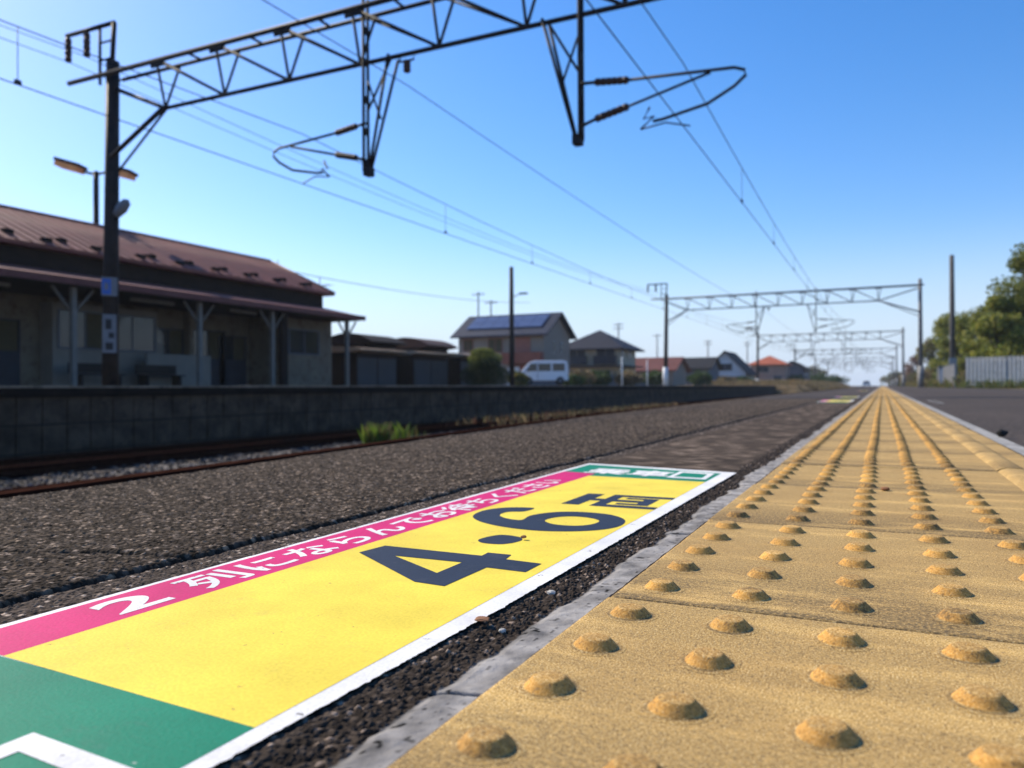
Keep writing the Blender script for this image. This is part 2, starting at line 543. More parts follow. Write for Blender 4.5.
TX0, TX1, TY0, TL = -.167, .249, .498, .3265
COLS = [-.1403 + .06 * i for i in range(5)]
ROWS = [.0356 + .0638 * i for i in range(5)]
def make_tile(seg, detail, seed):
    rng = np.random.default_rng(seed)
    V, Fc, G = [], [], []
    def add(vs, gs_):
        b0 = len(V); V.extend(vs); G.extend(gs_); return b0
    g = .0012
    x0, x1, y0, y1 = TX0 + .0006, TX1 - .0006, g, TL - g
    bev = .0009
    j = lambda a: float(rng.normal(0, a))
    # top with slightly broken arrises: ring of points
    def ring(inset, z, a):
        pts = []
        nx, ny = 40, 32
        for i in range(nx): pts.append((x0 + inset + (x1 - x0 - 2 * inset) * i / nx, y0 + inset + abs(j(a))))
        for i in range(ny): pts.append((x1 - inset - abs(j(a)), y0 + inset + (y1 - y0 - 2 * inset) * i / ny))
        for i in range(nx): pts.append((x1 - inset - (x1 - x0 - 2 * inset) * i / nx, y1 - inset - abs(j(a))))
        for i in range(ny): pts.append((x0 + inset + abs(j(a)), y1 - inset - (y1 - y0 - 2 * inset) * i / ny))
        return [(p[0], p[1], z) for p in pts]
    if not detail:
        b0 = add([(x0, y0, -.012), (x1, y0, -.012), (x1, y1, -.012), (x0, y1, -.012), (x0, y0, 0), (x1, y0, 0), (x1, y1, 0), (x0, y1, 0)], [0] * 8)
        for q in ((4, 5, 6, 7), (0, 1, 5, 4), (1, 2, 6, 5), (2, 3, 7, 6), (3, 0, 4, 7)):
            Fc.append([b0 + i for i in q])
    else:
        r0 = ring(0, -.012, 0); n = len(r0)
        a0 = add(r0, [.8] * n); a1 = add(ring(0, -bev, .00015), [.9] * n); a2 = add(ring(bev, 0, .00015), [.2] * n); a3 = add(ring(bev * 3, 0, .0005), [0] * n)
        for u, w in ((a0, a1), (a1, a2), (a2, a3)):
            for i in range(n):
                Fc.append([u + i, u + (i + 1) % n, w + (i + 1) % n, w + i])
        Fc.append([a3 + i for i in range(n)])
    if detail:
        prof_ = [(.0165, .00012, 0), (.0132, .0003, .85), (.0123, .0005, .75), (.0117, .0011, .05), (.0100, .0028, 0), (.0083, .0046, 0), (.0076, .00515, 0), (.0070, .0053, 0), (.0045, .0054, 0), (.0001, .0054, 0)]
    else:
        prof_ = [(.0128, -.0005, .4), (.0105, .003, 0), (.0072, .0053, 0), (.0001, .0056, 0)]
    for cx in COLS:
        for cy in ROWS:
            ox, oy = cx + j(.0004), cy + j(.0004)
            base = None
            lo = rng.uniform(0, 6.28); sq = 1 + .05 * rng.normal()
            for (r, z, gr_) in prof_:
                vs = []
                for t in range(seg):
                    th = 2 * math.pi * t / seg
                    jr = (1 + .02 * math.sin(3 * th + lo)) * (j(.00007) if detail and r > .001 else 0) + r * (1 + (.03 * math.sin(2 * th + lo) if detail else 0))
                    vs.append((ox + jr * math.cos(th), oy + jr * sq * math.sin(th), z + (j(.00005) if detail and z > .001 else 0)))
                b1 = add(vs, [gr_] * seg)
                if base is not None:
                    for t in range(seg):
                        Fc.append([base + t, base + (t + 1) % seg, b1 + (t + 1) % seg, b1 + t])
                base = b1
            Fc.append([base + t for t in range(seg)])
    me = bpy.data.meshes.new('paving_tile')
    me.from_pydata(V, [], Fc)
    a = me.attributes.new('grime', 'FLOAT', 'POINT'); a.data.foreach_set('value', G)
    a = me.attributes.new('stud', 'FLOAT', 'POINT'); a.data.foreach_set('value', [1. if v[2] > .0009 and v[2] < .0050 else (.35 if v[2] >= .0050 else 0.) for v in V])
    me.polygons.foreach_set('use_smooth', [len(f) == 4 and detail for f in Fc])
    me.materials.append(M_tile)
    return me
def make_bar():
    b = MB()
    y0, y1 = .0015, TL - .0015
    pr = [(.1665, -.0005), (.171, .0035), (.178, .0058), (.198, .0058), (.206, .0035), (.211, -.0005)]
    n = len(pr)
    for y, s_ in ((y0, .85), (y0 + .003, 1), (y1 - .003, 1), (y1, .85)):
        for x, z in pr:
            b.v.append((x, y, z if z < 0 else z * s_))
    for j in range(3):
        for i in range(n - 1):
            b.face((j * n + i, j * n + i + 1, (j + 1) * n + i + 1, (j + 1) * n + i), True)
    b.face(range(n)); b.face(range(3 * n, 4 * n))
    me = b.build('guide_bar', M_tile).data
    return me
bar_me = make_bar()
for o in [o for o in S.objects if o.name == 'guide_bar']:
    bpy.data.objects.remove(o)
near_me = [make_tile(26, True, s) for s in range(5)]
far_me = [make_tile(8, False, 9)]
strip = empty('tactile_paving', (0, 0, 0), label='long yellow strip of tactile tiles with rows of raised domes running to the horizon', cat='tactile paving')
rt = random.Random(3)
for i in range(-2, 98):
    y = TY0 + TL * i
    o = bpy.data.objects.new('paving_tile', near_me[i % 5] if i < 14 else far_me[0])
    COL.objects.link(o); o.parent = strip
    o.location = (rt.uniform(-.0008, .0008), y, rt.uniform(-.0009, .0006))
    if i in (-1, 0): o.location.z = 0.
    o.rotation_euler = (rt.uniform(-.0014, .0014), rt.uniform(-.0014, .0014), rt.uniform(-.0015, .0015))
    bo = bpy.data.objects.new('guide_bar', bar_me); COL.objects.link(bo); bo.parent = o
# the rest of the strip, one mesh
V, Fc = [], []
fm = far_me[0]
fv = np.array([v.co[:] for v in fm.vertices]); ff = [list(p.vertices) for p in fm.polygons]
bv = np.array([v.co[:] for v in bar_me.vertices]); bf = [list(p.vertices) for p in bar_me.polygons]
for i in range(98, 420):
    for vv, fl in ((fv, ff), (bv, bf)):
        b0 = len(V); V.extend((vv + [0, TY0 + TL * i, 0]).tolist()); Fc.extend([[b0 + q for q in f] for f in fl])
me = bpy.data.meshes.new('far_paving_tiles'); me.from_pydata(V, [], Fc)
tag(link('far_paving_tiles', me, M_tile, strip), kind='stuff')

# ------------------------------------------------------------------ boarding marking
def sign_mat(name, c, chips=(.05, .05, .05), rough=.65, chip_at=.70):
    k = NT(name)
    tc = k.n('TexCoord')
    n = k.n('TexNoise', i_Scale=14., i_Detail=6., i_Roughness=.6); k.l(tc.outputs['Object'], n.inputs['Vector'])
    col = k.ramp(n.outputs['Fac'], [(.3, tuple(v * .80 for v in c)), (.72, tuple(min(1, v * 1.06) for v in c))])
    n2 = k.n('TexNoise', i_Scale=85., i_Detail=5., i_Roughness=.75); k.l(tc.outputs['Object'], n2.inputs['Vector'])
    col = k.mix(k.ramp(n2.outputs['Fac'], [(chip_at, (0, 0, 0)), (chip_at + .03, (1, 1, 1))]), col, chips)
    n4 = k.n('TexNoise', i_Scale=30., i_Detail=8., i_Roughness=.75); k.l(tc.outputs['Object'], n4.inputs['Vector'])
    col = k.mix(k.ramp(n4.outputs['Fac'], [(.56, (0, 0, 0)), (.72, (.55, .55, .55))]), col, tuple(v * .55 + .05 for v in c))
    n3 = k.n('TexNoise', i_Scale=500., i_Detail=3.); k.l(tc.outputs['Object'], n3.inputs['Vector'])
    col = k.mix(.30, col, k.ramp(n3.outputs['Fac'], [(.35, (.6, .57, .52)), (.6, (1, 1, 1))]), 'MULTIPLY')
    k.l(col, k.b.inputs['Base Color'])
    k.b.inputs['Roughness'].default_value = rough
    k.b.inputs['Specular IOR Level'].default_value = .12
    k.bump(n3.outputs['Fac'], .35, .0006)
    return k.m
MS_white = sign_mat('marking_white', (.78, .77, .75), (.15, .14, .13), chip_at=.64)
MS_yel = sign_mat('marking_yellow', (.86, .665, .075), (.30, .17, .06), chip_at=.665)
MS_pink = sign_mat('marking_pink', (.62, .012, .15), (.2, .03, .05), chip_at=.67)
MS_green = sign_mat('marking_green', (.0, .21, .12), (.30, .40, .34), chip_at=.67)
MS_ink = sign_mat('marking_navy', (.022, .034, .062), (.09, .09, .09), chip_at=.70)

def flat(name, loops, z, m, parent, th=.0005):
    """filled 2D outline (outer loop and holes) as a thin film"""
    cu = bpy.data.curves.new(name, 'CURVE'); cu.dimensions = '2D'; cu.fill_mode = 'BOTH'; cu.extrude = 0
    for lp in loops:
        sp = cu.splines.new('POLY'); sp.points.add(len(lp) - 1)
        for p, q in zip(sp.points, lp):
            p.co = (q[0], q[1], 0, 1)
        sp.use_cyclic_u = True
    t = bpy.data.objects.new('tmp', cu); COL.objects.link(t)
    bpy.context.view_layer.update()
    me = bpy.data.meshes.new_from_object(t.evaluated_get(bpy.context.evaluated_depsgraph_get()))
    bpy.data.objects.remove(t); bpy.data.curves.remove(cu)
    for v in me.vertices: v.co.z = z
    me.name = name; me.materials.clear()
    return link(name, me, m, parent)

SH = -.05          # the sticker was laid very slightly skewed
def sk(x, y): return (x, y + SH * 0)
def rect(x0, x1, y0, y1): return [(x0, y0), (x1, y0), (x1, y1), (x0, y1)]
def smooth_loop(pts, n=5):
    out = []; m = len(pts)
    for i in range(m):
        p0, p1, p2, p3 = (Vector(pts[(i + k_) % m]) for k_ in (-1, 0, 1, 2))
        for j in range(n):
            t = j / n
            out.append(tuple(.5 * (2 * p1 + (p2 - p0) * t + (2 * p0 - 5 * p1 + 4 * p2 - p3) * t * t + (-p0 + 3 * p1 - 3 * p2 + p3) * t ** 3)))
    return out
def text_mesh(name, txt, size, M, m, parent, bold=.0, spacing=1., z=.0):
    cu = bpy.data.curves.new(name, 'FONT'); cu.body = txt; cu.size = size; cu.offset = bold
    cu.align_x = 'CENTER'; cu.align_y = 'CENTER'; cu.space_character = spacing; cu.fill_mode = 'FRONT'
    cu.resolution_u = 6
    t = bpy.data.objects.new('tmp', cu); COL.objects.link(t)
    bpy.context.view_layer.update()
    me = bpy.data.meshes.new_from_object(t.evaluated_get(bpy.context.evaluated_depsgraph_get()))
    bpy.data.objects.remove(t)
    me.transform(M); me.name = name; me.materials.clear()
    return link(name, me, m, parent)

def marking(label, loc):
    Z0, Z1 = .0001, .0002
    root = empty('boarding_marking', loc, label=label, cat='floor marking', group='boarding position markings on the asphalt')
    rag = random.Random(5)
    def wob(x0, y0, x1, y1, a, n=90):
        return [(x0 + (x1 - x0) * t / n + rag.gauss(0, a), y0 + (y1 - y0) * t / n + rag.gauss(0, a * .5)) for t in range(n)]
    outer = wob(-.2270, -.02, -.2255, .20, .00030, 80) + wob(-.2255, .20, -.2195, .44, .0003, 90) + wob(-.2195, .44, -.2145, 1.295, .0003, 280) + wob(-.2145, 1.295, -.4885, 1.355, .0007, 30) + wob(-.4885, 1.355, -.4790, .44, .0003) + wob(-.4790, .44, -.4720, -.02, .0003)
    flat('white_border', [outer], .0000, MS_white, root)
    XR = -.2352
    flat('green_panel', [[(-.4665, -.012), (XR, -.012), (XR, .2462), (-.4690, .2568)]], Z0, MS_green, root)
    flat('yellow_panel', [[(-.4205, .2552), (XR, .2448), (XR, 1.151), (-.4215, 1.1635)]], .00015, MS_yel, root)
    flat('pink_band', [[(-.4690, .2560), (-.4195, .2555), (-.4203, 1.195), (-.4795, 1.2062), (-.4740, .44)]], .0002, MS_pink, root)
    flat('green_panel', [[(-.4222, 1.162), (XR, 1.1495), (XR, 1.275), (-.4800, 1.332), (-.4795, 1.2045), (-.4222, 1.1935)]], Z0, MS_green, root)
    zt = .0004
    flat('numeral', [[(-.404, .543), (-.400, .576), (-.302, .574), (-.303, .587), (-.281, .587), (-.278, .570), (-.245, .567), (-.245, .536), (-.279, .538), (-.280, .475), (-.306, .477)],
                     [(-.371, .5435), (-.2965, .562), (-.299, .502)][:0] or [(-.369, .5445), (-.305, .5455), (-.305, .5065)]], zt, MS_ink, root)
    flat('full_stop', [smooth_loop([(-.337, .636), (-.329, .662), (-.308, .660), (-.299, .645), (-.307, .624), (-.327, .622)])], zt, MS_ink, root)
    six_o = [(-.366, .826), (-.392, .820), (-.408, .800), (-.411, .775), (-.403, .745), (-.382, .721), (-.354, .705), (-.323, .697), (-.300, .697), (-.273, .706), (-.251, .724), (-.240, .748),
             (-.241, .775), (-.250, .797), (-.269, .815), (-.293, .821), (-.320, .817), (-.338, .801), (-.348, .775), (-.345, .746), (-.362, .748), (-.377, .760), (-.383, .775), (-.380, .790), (-.366, .799)]
    six_i = [(-.321, .752), (-.319, .774), (-.305, .788), (-.284, .787), (-.268, .773), (-.269, .750), (-.282, .736), (-.304, .736)]
    flat('numeral', [smooth_loop(six_o, 4), smooth_loop(six_i, 4)], zt, MS_ink, root)
    parts = [rect(-.350, -.328, .870, .968), rect(-.314, -.299, .868, .970), rect(-.299, -.236, .868, .885), rect(-.299, -.236, .953, .970),
             rect(-.328, -.314, .911, .928), rect(-.299, -.266, .911, .928), rect(-.266, -.250, .891, .948), rect(-.290, -.266, .891, .902), rect(-.290, -.266, .937, .948)]
    b = MB()
    for lp in parts: b.quad(*[(p[0], p[1], zt) for p in lp])
    b.build('car_character', MS_ink, root, fix=False)
    # pink band sentence: reads along +Y with the tops of the letters towards -X
    M1 = Matrix.Translation((-.4435, .717, zt)) @ Matrix(((0, -1, 0, 0), (1, 0, 0, 0), (0, 0, 1, 0), (0, 0, 0, 1))) 
    text_mesh('band_lettering', '列にならんでお待ちください', .052, Matrix.Translation((0, .028, 0)) @ M1 @ Matrix.Diagonal((1.0, .82, 1, 1)), MS_white, root, bold=.0010, spacing=1.055)
    text_mesh('band_lettering', '2', .058, Matrix.Translation((0, -.364, 0)) @ M1 @ Matrix.Diagonal((1.5, .82, 1, 1)), MS_white, root, bold=.0014)
    for cy, s_ in ((1.2180, .072), (.158, .070)):
        M2 = Matrix.Translation((-.375 if cy > 1 else -.405, cy + (.008 if cy > 1 else .014), zt)) @ Matrix(((1, 0, 0, 0), (-.10, 1, 0, 0), (0, 0, 1, 0), (0, 0, 0, 1)))
        text_mesh('header_lettering', '乗車', s_, M2 @ Matrix.Diagonal((1, 1.1, 1, 1)), MS_white, root, bold=.0024)
        if cy > 1:
            o_, i_ = [(-.302, 1.184), (-.241, 1.180), (-.244, 1.267), (-.302, 1.278)], [(-.294, 1.200), (-.250, 1.197), (-.252, 1.252), (-.294, 1.261)]
        else:
            o_, i_ = [(-.318, .085), (-.248, .082), (-.248, .199), (-.314, .203)], [(-.306, .100), (-.258, .098), (-.258, .187), (-.303, .190)]
        flat('header_box', [o_, i_], zt, MS_white, root)
    return root
mk = marking('large yellow, pink and green boarding sticker reading 4・6両 beside the tactile tiles', (0, 0, 0))
for (dx, dy, lb) in ((-.03, 7.0, 'small pale boarding sticker some way up the asphalt, first of the far ones'),
                     (-.04, 9.6, 'small pale boarding sticker up the asphalt, just past the first far one'),
                     (-.12, 21.5, 'faint boarding sticker far up the asphalt near the end of the opposite platform')):
    c = copy_tree(mk); c.location = (dx, dy, .002); c['label'] = lb
sticker = MB()
tag(flat('painted_mark', [[(.365, 6.7), (.425, 6.7), (.43, 8.0), (.36, 8.1)], [(.376, 6.9), (.412, 6.9), (.412, 7.8), (.376, 7.8)]], .0012, mat('worn_road_paint', (.22, .21, .20), .9, .3, 30), None),
    'small white painted mark on the asphalt right of the tactile tiles', 'floor marking')

# small things lying about
def pebble(name, x, y, z, r, m, label, cat, fl=.6, seed=0):
    bm = bmesh.new(); bmesh.ops.create_icosphere(bm, subdivisions=2, radius=r)
    rg = random.Random(seed)
    for v in bm.verts:
        v.co *= 1 + rg.uniform(-.18, .18); v.co.z *= fl
    me = bpy.data.meshes.new(name); bm.to_mesh(me); bm.free()
    o = link(name, me, m); o.location = (x, y, z); return tag(o, label, cat)
M_chip = mat('pale_stone', (.40, .38, .34), .8, .15, 200)
M_leaf = mat('dead_leaf', (.25, .12, .06), .8, .3, 100)
M_dark = mat('dark_rubber', (.02, .018, .016), .7, .2, 30)
pebble('stone_chip', -.2065, .494, -.001, .0032, M_chip, 'small white stone chip on the asphalt beside the yellow panel', 'stone', .5, 1)
pebble('stone_chip', -.2000, .405, -.001, .0022, M_chip, 'tiny greyish stone chip at the ragged mortar edge', 'stone', .6, 2)
pebble('pebble', .285, 2.42, .012, .013, M_dark, 'dark lump lying on the mortar strip right of the tiles', 'pebble', .8, 3)
pebble('dead_leaf', .002, 1.145, .003, .0055, M_leaf, 'dark scrap of leaf between the dome rows of the tactile tiles', 'leaf', .5, 4)
pebble('dead_leaf', -.2170, .412, .002, .0045, M_leaf, 'curled brown leaf on the white edge of the boarding sticker', 'leaf', .2, 5)
pebble('dead_leaf', -.2985, .650, .003, .0028, M_leaf, 'tiny red-brown leaf on the round dot of the boarding sticker', 'leaf', .5, 6)

# ------------------------------------------------------------------ ballast, rails
rg = np.random.default_rng(11)
ico = np.array([(0, 0, 1), (.94, 0, .3), (.29, .89, .3), (-.76, .55, .3), (-.76, -.55, .3), (.29, -.89, .3), (0, 0, -.6)]) 
icf = np.array([(0, 1, 2), (0, 2, 3), (0, 3, 4), (0, 4, 5), (0, 5, 1), (6, 2, 1), (6, 3, 2), (6, 4, 3), (6, 5, 4), (6, 1, 5)])
N = 42000
py = 3 + 60 * rg.random(N) ** 2.2
px = -11.5 + 9.9 * rg.random(N)
sz = rg.uniform(.018, .045, N)
ang = rg.uniform(0, 6.28, N)
j3 = 1 + rg.uniform(-.35, .35, (N, 7, 3))
V = ico[None] * j3 * sz[:, None, None]
c_, s_ = np.cos(ang)[:, None], np.sin(ang)[:, None]
Vx = V[..., 0] * c_ - V[..., 1] * s_; Vy = V[..., 0] * s_ + V[..., 1] * c_
V = np.stack([Vx + px[:, None], Vy + py[:, None], V[..., 2] * .8 - .915 + rg.uniform(-.01, .03, N)[:, None]], -1)
tone = (.022 + .11 * rg.random(N) ** 2)[:, None, None] * np.array([1.12, .96, .88]) * np.ones((N, 7, 1))
M_bal = vcol_mat('ballast_stone', .9, .2)
tag(np_mesh('ballast', V.reshape(-1, 3), (icf[None] + 7 * np.arange(N)[:, None, None]).reshape(-1, 3), M_bal, tone=tone.reshape(-1, 3)),
    'loose brown and grey ballast stones between the platforms', 'ballast', kind='stuff')

def track(xc, label):
    root = empty('railway_track', (xc, 0, -.9), label=label, cat='railway track', group='railway tracks between the platforms')
    for s in (-.56, .56):
        b = MB()
        pr = [(-.062, .0), (.062, .0), (.062, .012), (.010, .03), (.008, .10), (.033, .115), (.033, .15), (-.033, .15), (-.033, .115), (-.008, .10), (-.010, .03), (-.062, .012)]
        b.prism([(x + s, z) for x, z in pr], -5, 260, 'Y')
        b.build('rail', M_rust, root)
    for i in range(70):
        b = MB(); b.box(-1.0, 1.0, -.11, .11, -.09, .008)
        if i == 0:
            sl = b.build('sleeper', M_conc_dark, root); me0 = sl.data
        else:
            sl = bpy.data.objects.new('sleeper', me0); COL.objects.link(sl); sl.parent = root
        sl.location = (0, -2 + i * .72, 0)
    return root
track(-2.75, 'railway track beside the platform edge, under the nearest overhead wire')
track(-6.6, 'rusty middle railway track without overhead wire')
track(-9.85, 'railway track running along the foot of the opposite block wall')

# ------------------------------------------------------------------ opposite platform
PZ = .215
opp = empty('opposite_platform', (0, 0, 0), label='low opposite platform faced with dark concrete blocks and a pale coping', cat='platform')
b = MB(); b.box(-21.2, -11.66, -20, 97.3, -.95, PZ - .004); b.build('platform_body', M_earth, opp)
M_cop = mat('stained_coping', (.27, .20, .14), .9, .35, 1.6, dirt=(.09, .07, .05), bump=.004)
b = MB()
y = -20.
rc = random.Random(2)
while y < 97.2:
    y2 = min(97.3, y + 2.0); b.box(-11.95, -11.42 + rc.uniform(-.008, .008), y + .006, y2 - .006, PZ - .035, PZ + rc.uniform(-.007, .007)); y = y2
b.build('coping', M_cop, opp)
MB().box(-11.95, -11.45, -20, 97.2, PZ - .16, PZ - .038).build('coping_shade_strip', mat('painted_overhang_shade', (.014, .010, .008), .95, .5, 2), opp)  # dark strip: shade below the coping edge, put in as colour
b = MB()
for r_ in range(3):
    y = -20.
    while y < 97.1:
        b.box(-11.62, -11.52 + rc.uniform(-.010, .010), y + .012, min(97.3, y + .40) - .012, max(-.93, .05 - (r_ + 1) * .43 + .012), .05 - r_ * .43 - .012)
        y += .40
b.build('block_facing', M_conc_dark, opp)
b = MB(); b.box(-11.645, -11.56, -20, 97.2, -.93, PZ - .11); b.build('wall_core', mat('dark_joint', (.02, .019, .018), .95), opp)
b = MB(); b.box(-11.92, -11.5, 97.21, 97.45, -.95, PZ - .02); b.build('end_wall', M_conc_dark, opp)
tag(MB().quad((-21.2, -20, PZ), (-11.95, -20, PZ), (-11.95, 97.2, PZ), (-21.2, 97.2, PZ)).build('platform_paving', mat('pale_platform_paving', (.13, .115, .10), .95, .3, .8), fix=False), kind='structure')

# ------------------------------------------------------------------ vegetation helpers
def foliage_mat(name, cols, scale=.8, trans=.4):
    k = NT(name)
    a = k.n('Attribute', attribute_name='tone')
    k.l(a.outputs['Color'], k.b.inputs['Base Color'])
    k.b.inputs['Roughness'].default_value = .6
    k.b.inputs['Specular IOR Level'].default_value = .3
    tr = k.n('BsdfTranslucent'); k.l(a.outputs['Color'], tr.inputs['Color'])
    mx = k.n('MixShader'); mx.inputs[0].default_value = trans
    out = [x for x in k.t.nodes if x.type == 'OUTPUT_MATERIAL'][0]
    k.l(k.b.outputs[0], mx.inputs[1]); k.l(tr.outputs[0], mx.inputs[2]); k.l(mx.outputs[0], out.inputs[0])
    return k.m
M_fol = foliage_mat('leaf_green', None)
M_bark = mat('bark', (.10, .08, .06), .95, .3, 6)
def leaves(name, pts, size, cols, parent, rng, flat_=0.):
    """small leaf-shaped faces round given points"""
    n = len(pts)
    d = rng.normal(size=(n, 3)); d[:, 2] *= (1 - flat_); d /= np.linalg.norm(d, axis=1)[:, None]
    u = np.cross(d, rng.normal(size=(n, 3))); u /= np.linalg.norm(u, axis=1)[:, None]
    sz = size * rng.uniform(.5, 1.3, n)[:, None]
    P0 = pts - d * sz; P2 = pts + d * sz; P1 = pts + u * sz * .45; P3 = pts - u * sz * .45
    V = np.stack([P0, P1, P2, P3], 1).reshape(-1, 3)
    F_ = np.arange(4 * n).reshape(-1, 4)
    cols = np.array(cols)
    t = cols[rng.integers(0, len(cols), n)] * rng.uniform(.7, 1.3, (n, 1))
    return np_mesh(name, V, F_, M_fol, parent, tone=np.repeat(t, 4, 0))
GREENS = [(.035, .075, .018), (.05, .095, .02), (.08, .12, .025), (.03, .06, .02)]
YELS = [(.14, .15, .035), (.18, .17, .04), (.10, .13, .03), (.20, .16, .06), (.07, .10, .03)]
BROWN = [(.20, .14, .07), (.28, .20, .10), (.15, .11, .06), (.12, .12, .05)]
def tree(x, y, z0, h, w, label, cols=GREENS, n=9000, seed=0, name='broadleaf_tree', leaf=.16, cat='tree', group=None, clumps=26, low=.15, bare=False):
    rng = np.random.default_rng(seed)
    root = empty(name, (x, y, z0), label=label, cat=cat, group=group)
    b = MB()
    b.tube([(0, 0, -.1), (.05 * h * rng.normal() * .3, 0, h * .35), (0, .02 * h, h * .8)], h * .022, 7, h * .008)
    C, Rr = [], []
    for i in range(clumps):
        t = low + (1 - low) * rng.random() ** .8
        prof_r = math.sin(math.pi * min(1, .12 + .88 * t)) ** .6 * w / 2
        a = rng.uniform(0, 6.28); rr = prof_r * math.sqrt(rng.random())
        p = np.array((rr * math.cos(a), rr * math.sin(a), h * (low * .6 + (1 - low * .6) * t * .93)))
        C.append(p); Rr.append(w * rng.uniform(.13, .26))
        b.tube([(0, 0, p[2] * .55), tuple(p * [.6, .6, .85]), tuple(p)], h * .008, 5, h * .002)
    b.build('trunk', M_bark, root)
    C = np.array(C); Rr = np.array(Rr)
    k_ = rng.integers(0, clumps, n)
    d = rng.normal(size=(n, 3)); d /= np.linalg.norm(d, axis=1)[:, None]
    pts = C[k_] + d * (Rr[k_] * rng.random(n) ** .45)[:, None] * [1, 1, .8]
    pts[:, 2] = np.maximum(pts[:, 2], .1)
    leaves('crown', pts, leaf, cols, root, rng)
    return root
def bush(x, y, z0, h, w, label, cols=GREENS, n=2500, seed=0, name='shrub', leaf=.07, cat='shrub', group=None, d=None):
    rng = np.random.default_rng(seed)
    root = empty(name, (x, y, z0), label=label, cat=cat, group=group)
    b = MB()
    for i in range(5):
        a = i * 1.3; b.tube([(0, 0, -.05), (.25 * w * math.cos(a), .25 * w * math.sin(a), h * .6)], .02, 5, .008)
    b.build('stem', M_bark, root)
    dd = rng.normal(size=(n, 3)); dd /= np.linalg.norm(dd, axis=1)[:, None]
    rr = rng.random(n) ** .3
    wob = .8 + .35 * np.sin(dd[:, 0] * 4 + seed) * np.cos(dd[:, 1] * 5 + dd[:, 2] * 3)
    pts = dd * (rr * wob)[:, None] * np.array([w / 2, (d or w) / 2, h / 2]) + [0, 0, h * .5]
    pts[:, 2] = np.clip(pts[:, 2], 0.02, None)
    leaves('foliage', pts, leaf, cols, root, rng)
    return root
def grass(name, pts, h, cols, seed, label, cat='grass', width=.012):
    rng = np.random.default_rng(seed); n = len(pts)
    a = rng.uniform(0, 6.28, n); lean = rng.uniform(.05, .6, n)[:, None]
    hh = (h * rng.uniform(.4, 1.2, n))[:, None]
    u = np.stack([np.cos(a), np.sin(a), 0 * a], 1); v = np.stack([-np.sin(a), np.cos(a), 0 * a], 1)
    w = width
    P0, P1 = pts - v * w, pts + v * w
    T = pts + u * lean * hh + [0, 0, 1] * hh
    Mi = pts + u * lean * hh * .35 + [0, 0, 1] * hh * .6
    V = np.stack([P0, P1, Mi + v * w * .7, T], 1).reshape(-1, 3)
    cols = np.array(cols)
    t = cols[rng.integers(0, len(cols), n)] * rng.uniform(.7, 1.3, (n, 1))
    o = np_mesh(name, V, np.arange(4 * n).reshape(-1, 4), M_fol, tone=np.repeat(t, 4, 0))
    return tag(o, label, cat, kind='stuff')

def scatter(x0, x1, y0, y1, z, n, seed, f=None):
    rng = np.random.default_rng(seed)
    x = rng.uniform(x0, x1, n); y = rng.uniform(y0, y1, n)
    zz = np.full(n, z) if f is None else f(x, y)
    return np.stack([x, y, zz], 1)

# ------------------------------------------------------------------ catenary gantries
def knob_insulator(b, p0, p1, r, n=6):
    p0, p1 = Vector(p0), Vector(p1)
    pts = []
    b.tube([p0, p1], r * .88, 8)
    for i in range(n):
        c = p0.lerp(p1, (i + .5) / n); d = (p1 - p0).normalized() * ((p1 - p0).length / n * .3)
        b.tube([c - d, c + d], r, 8)

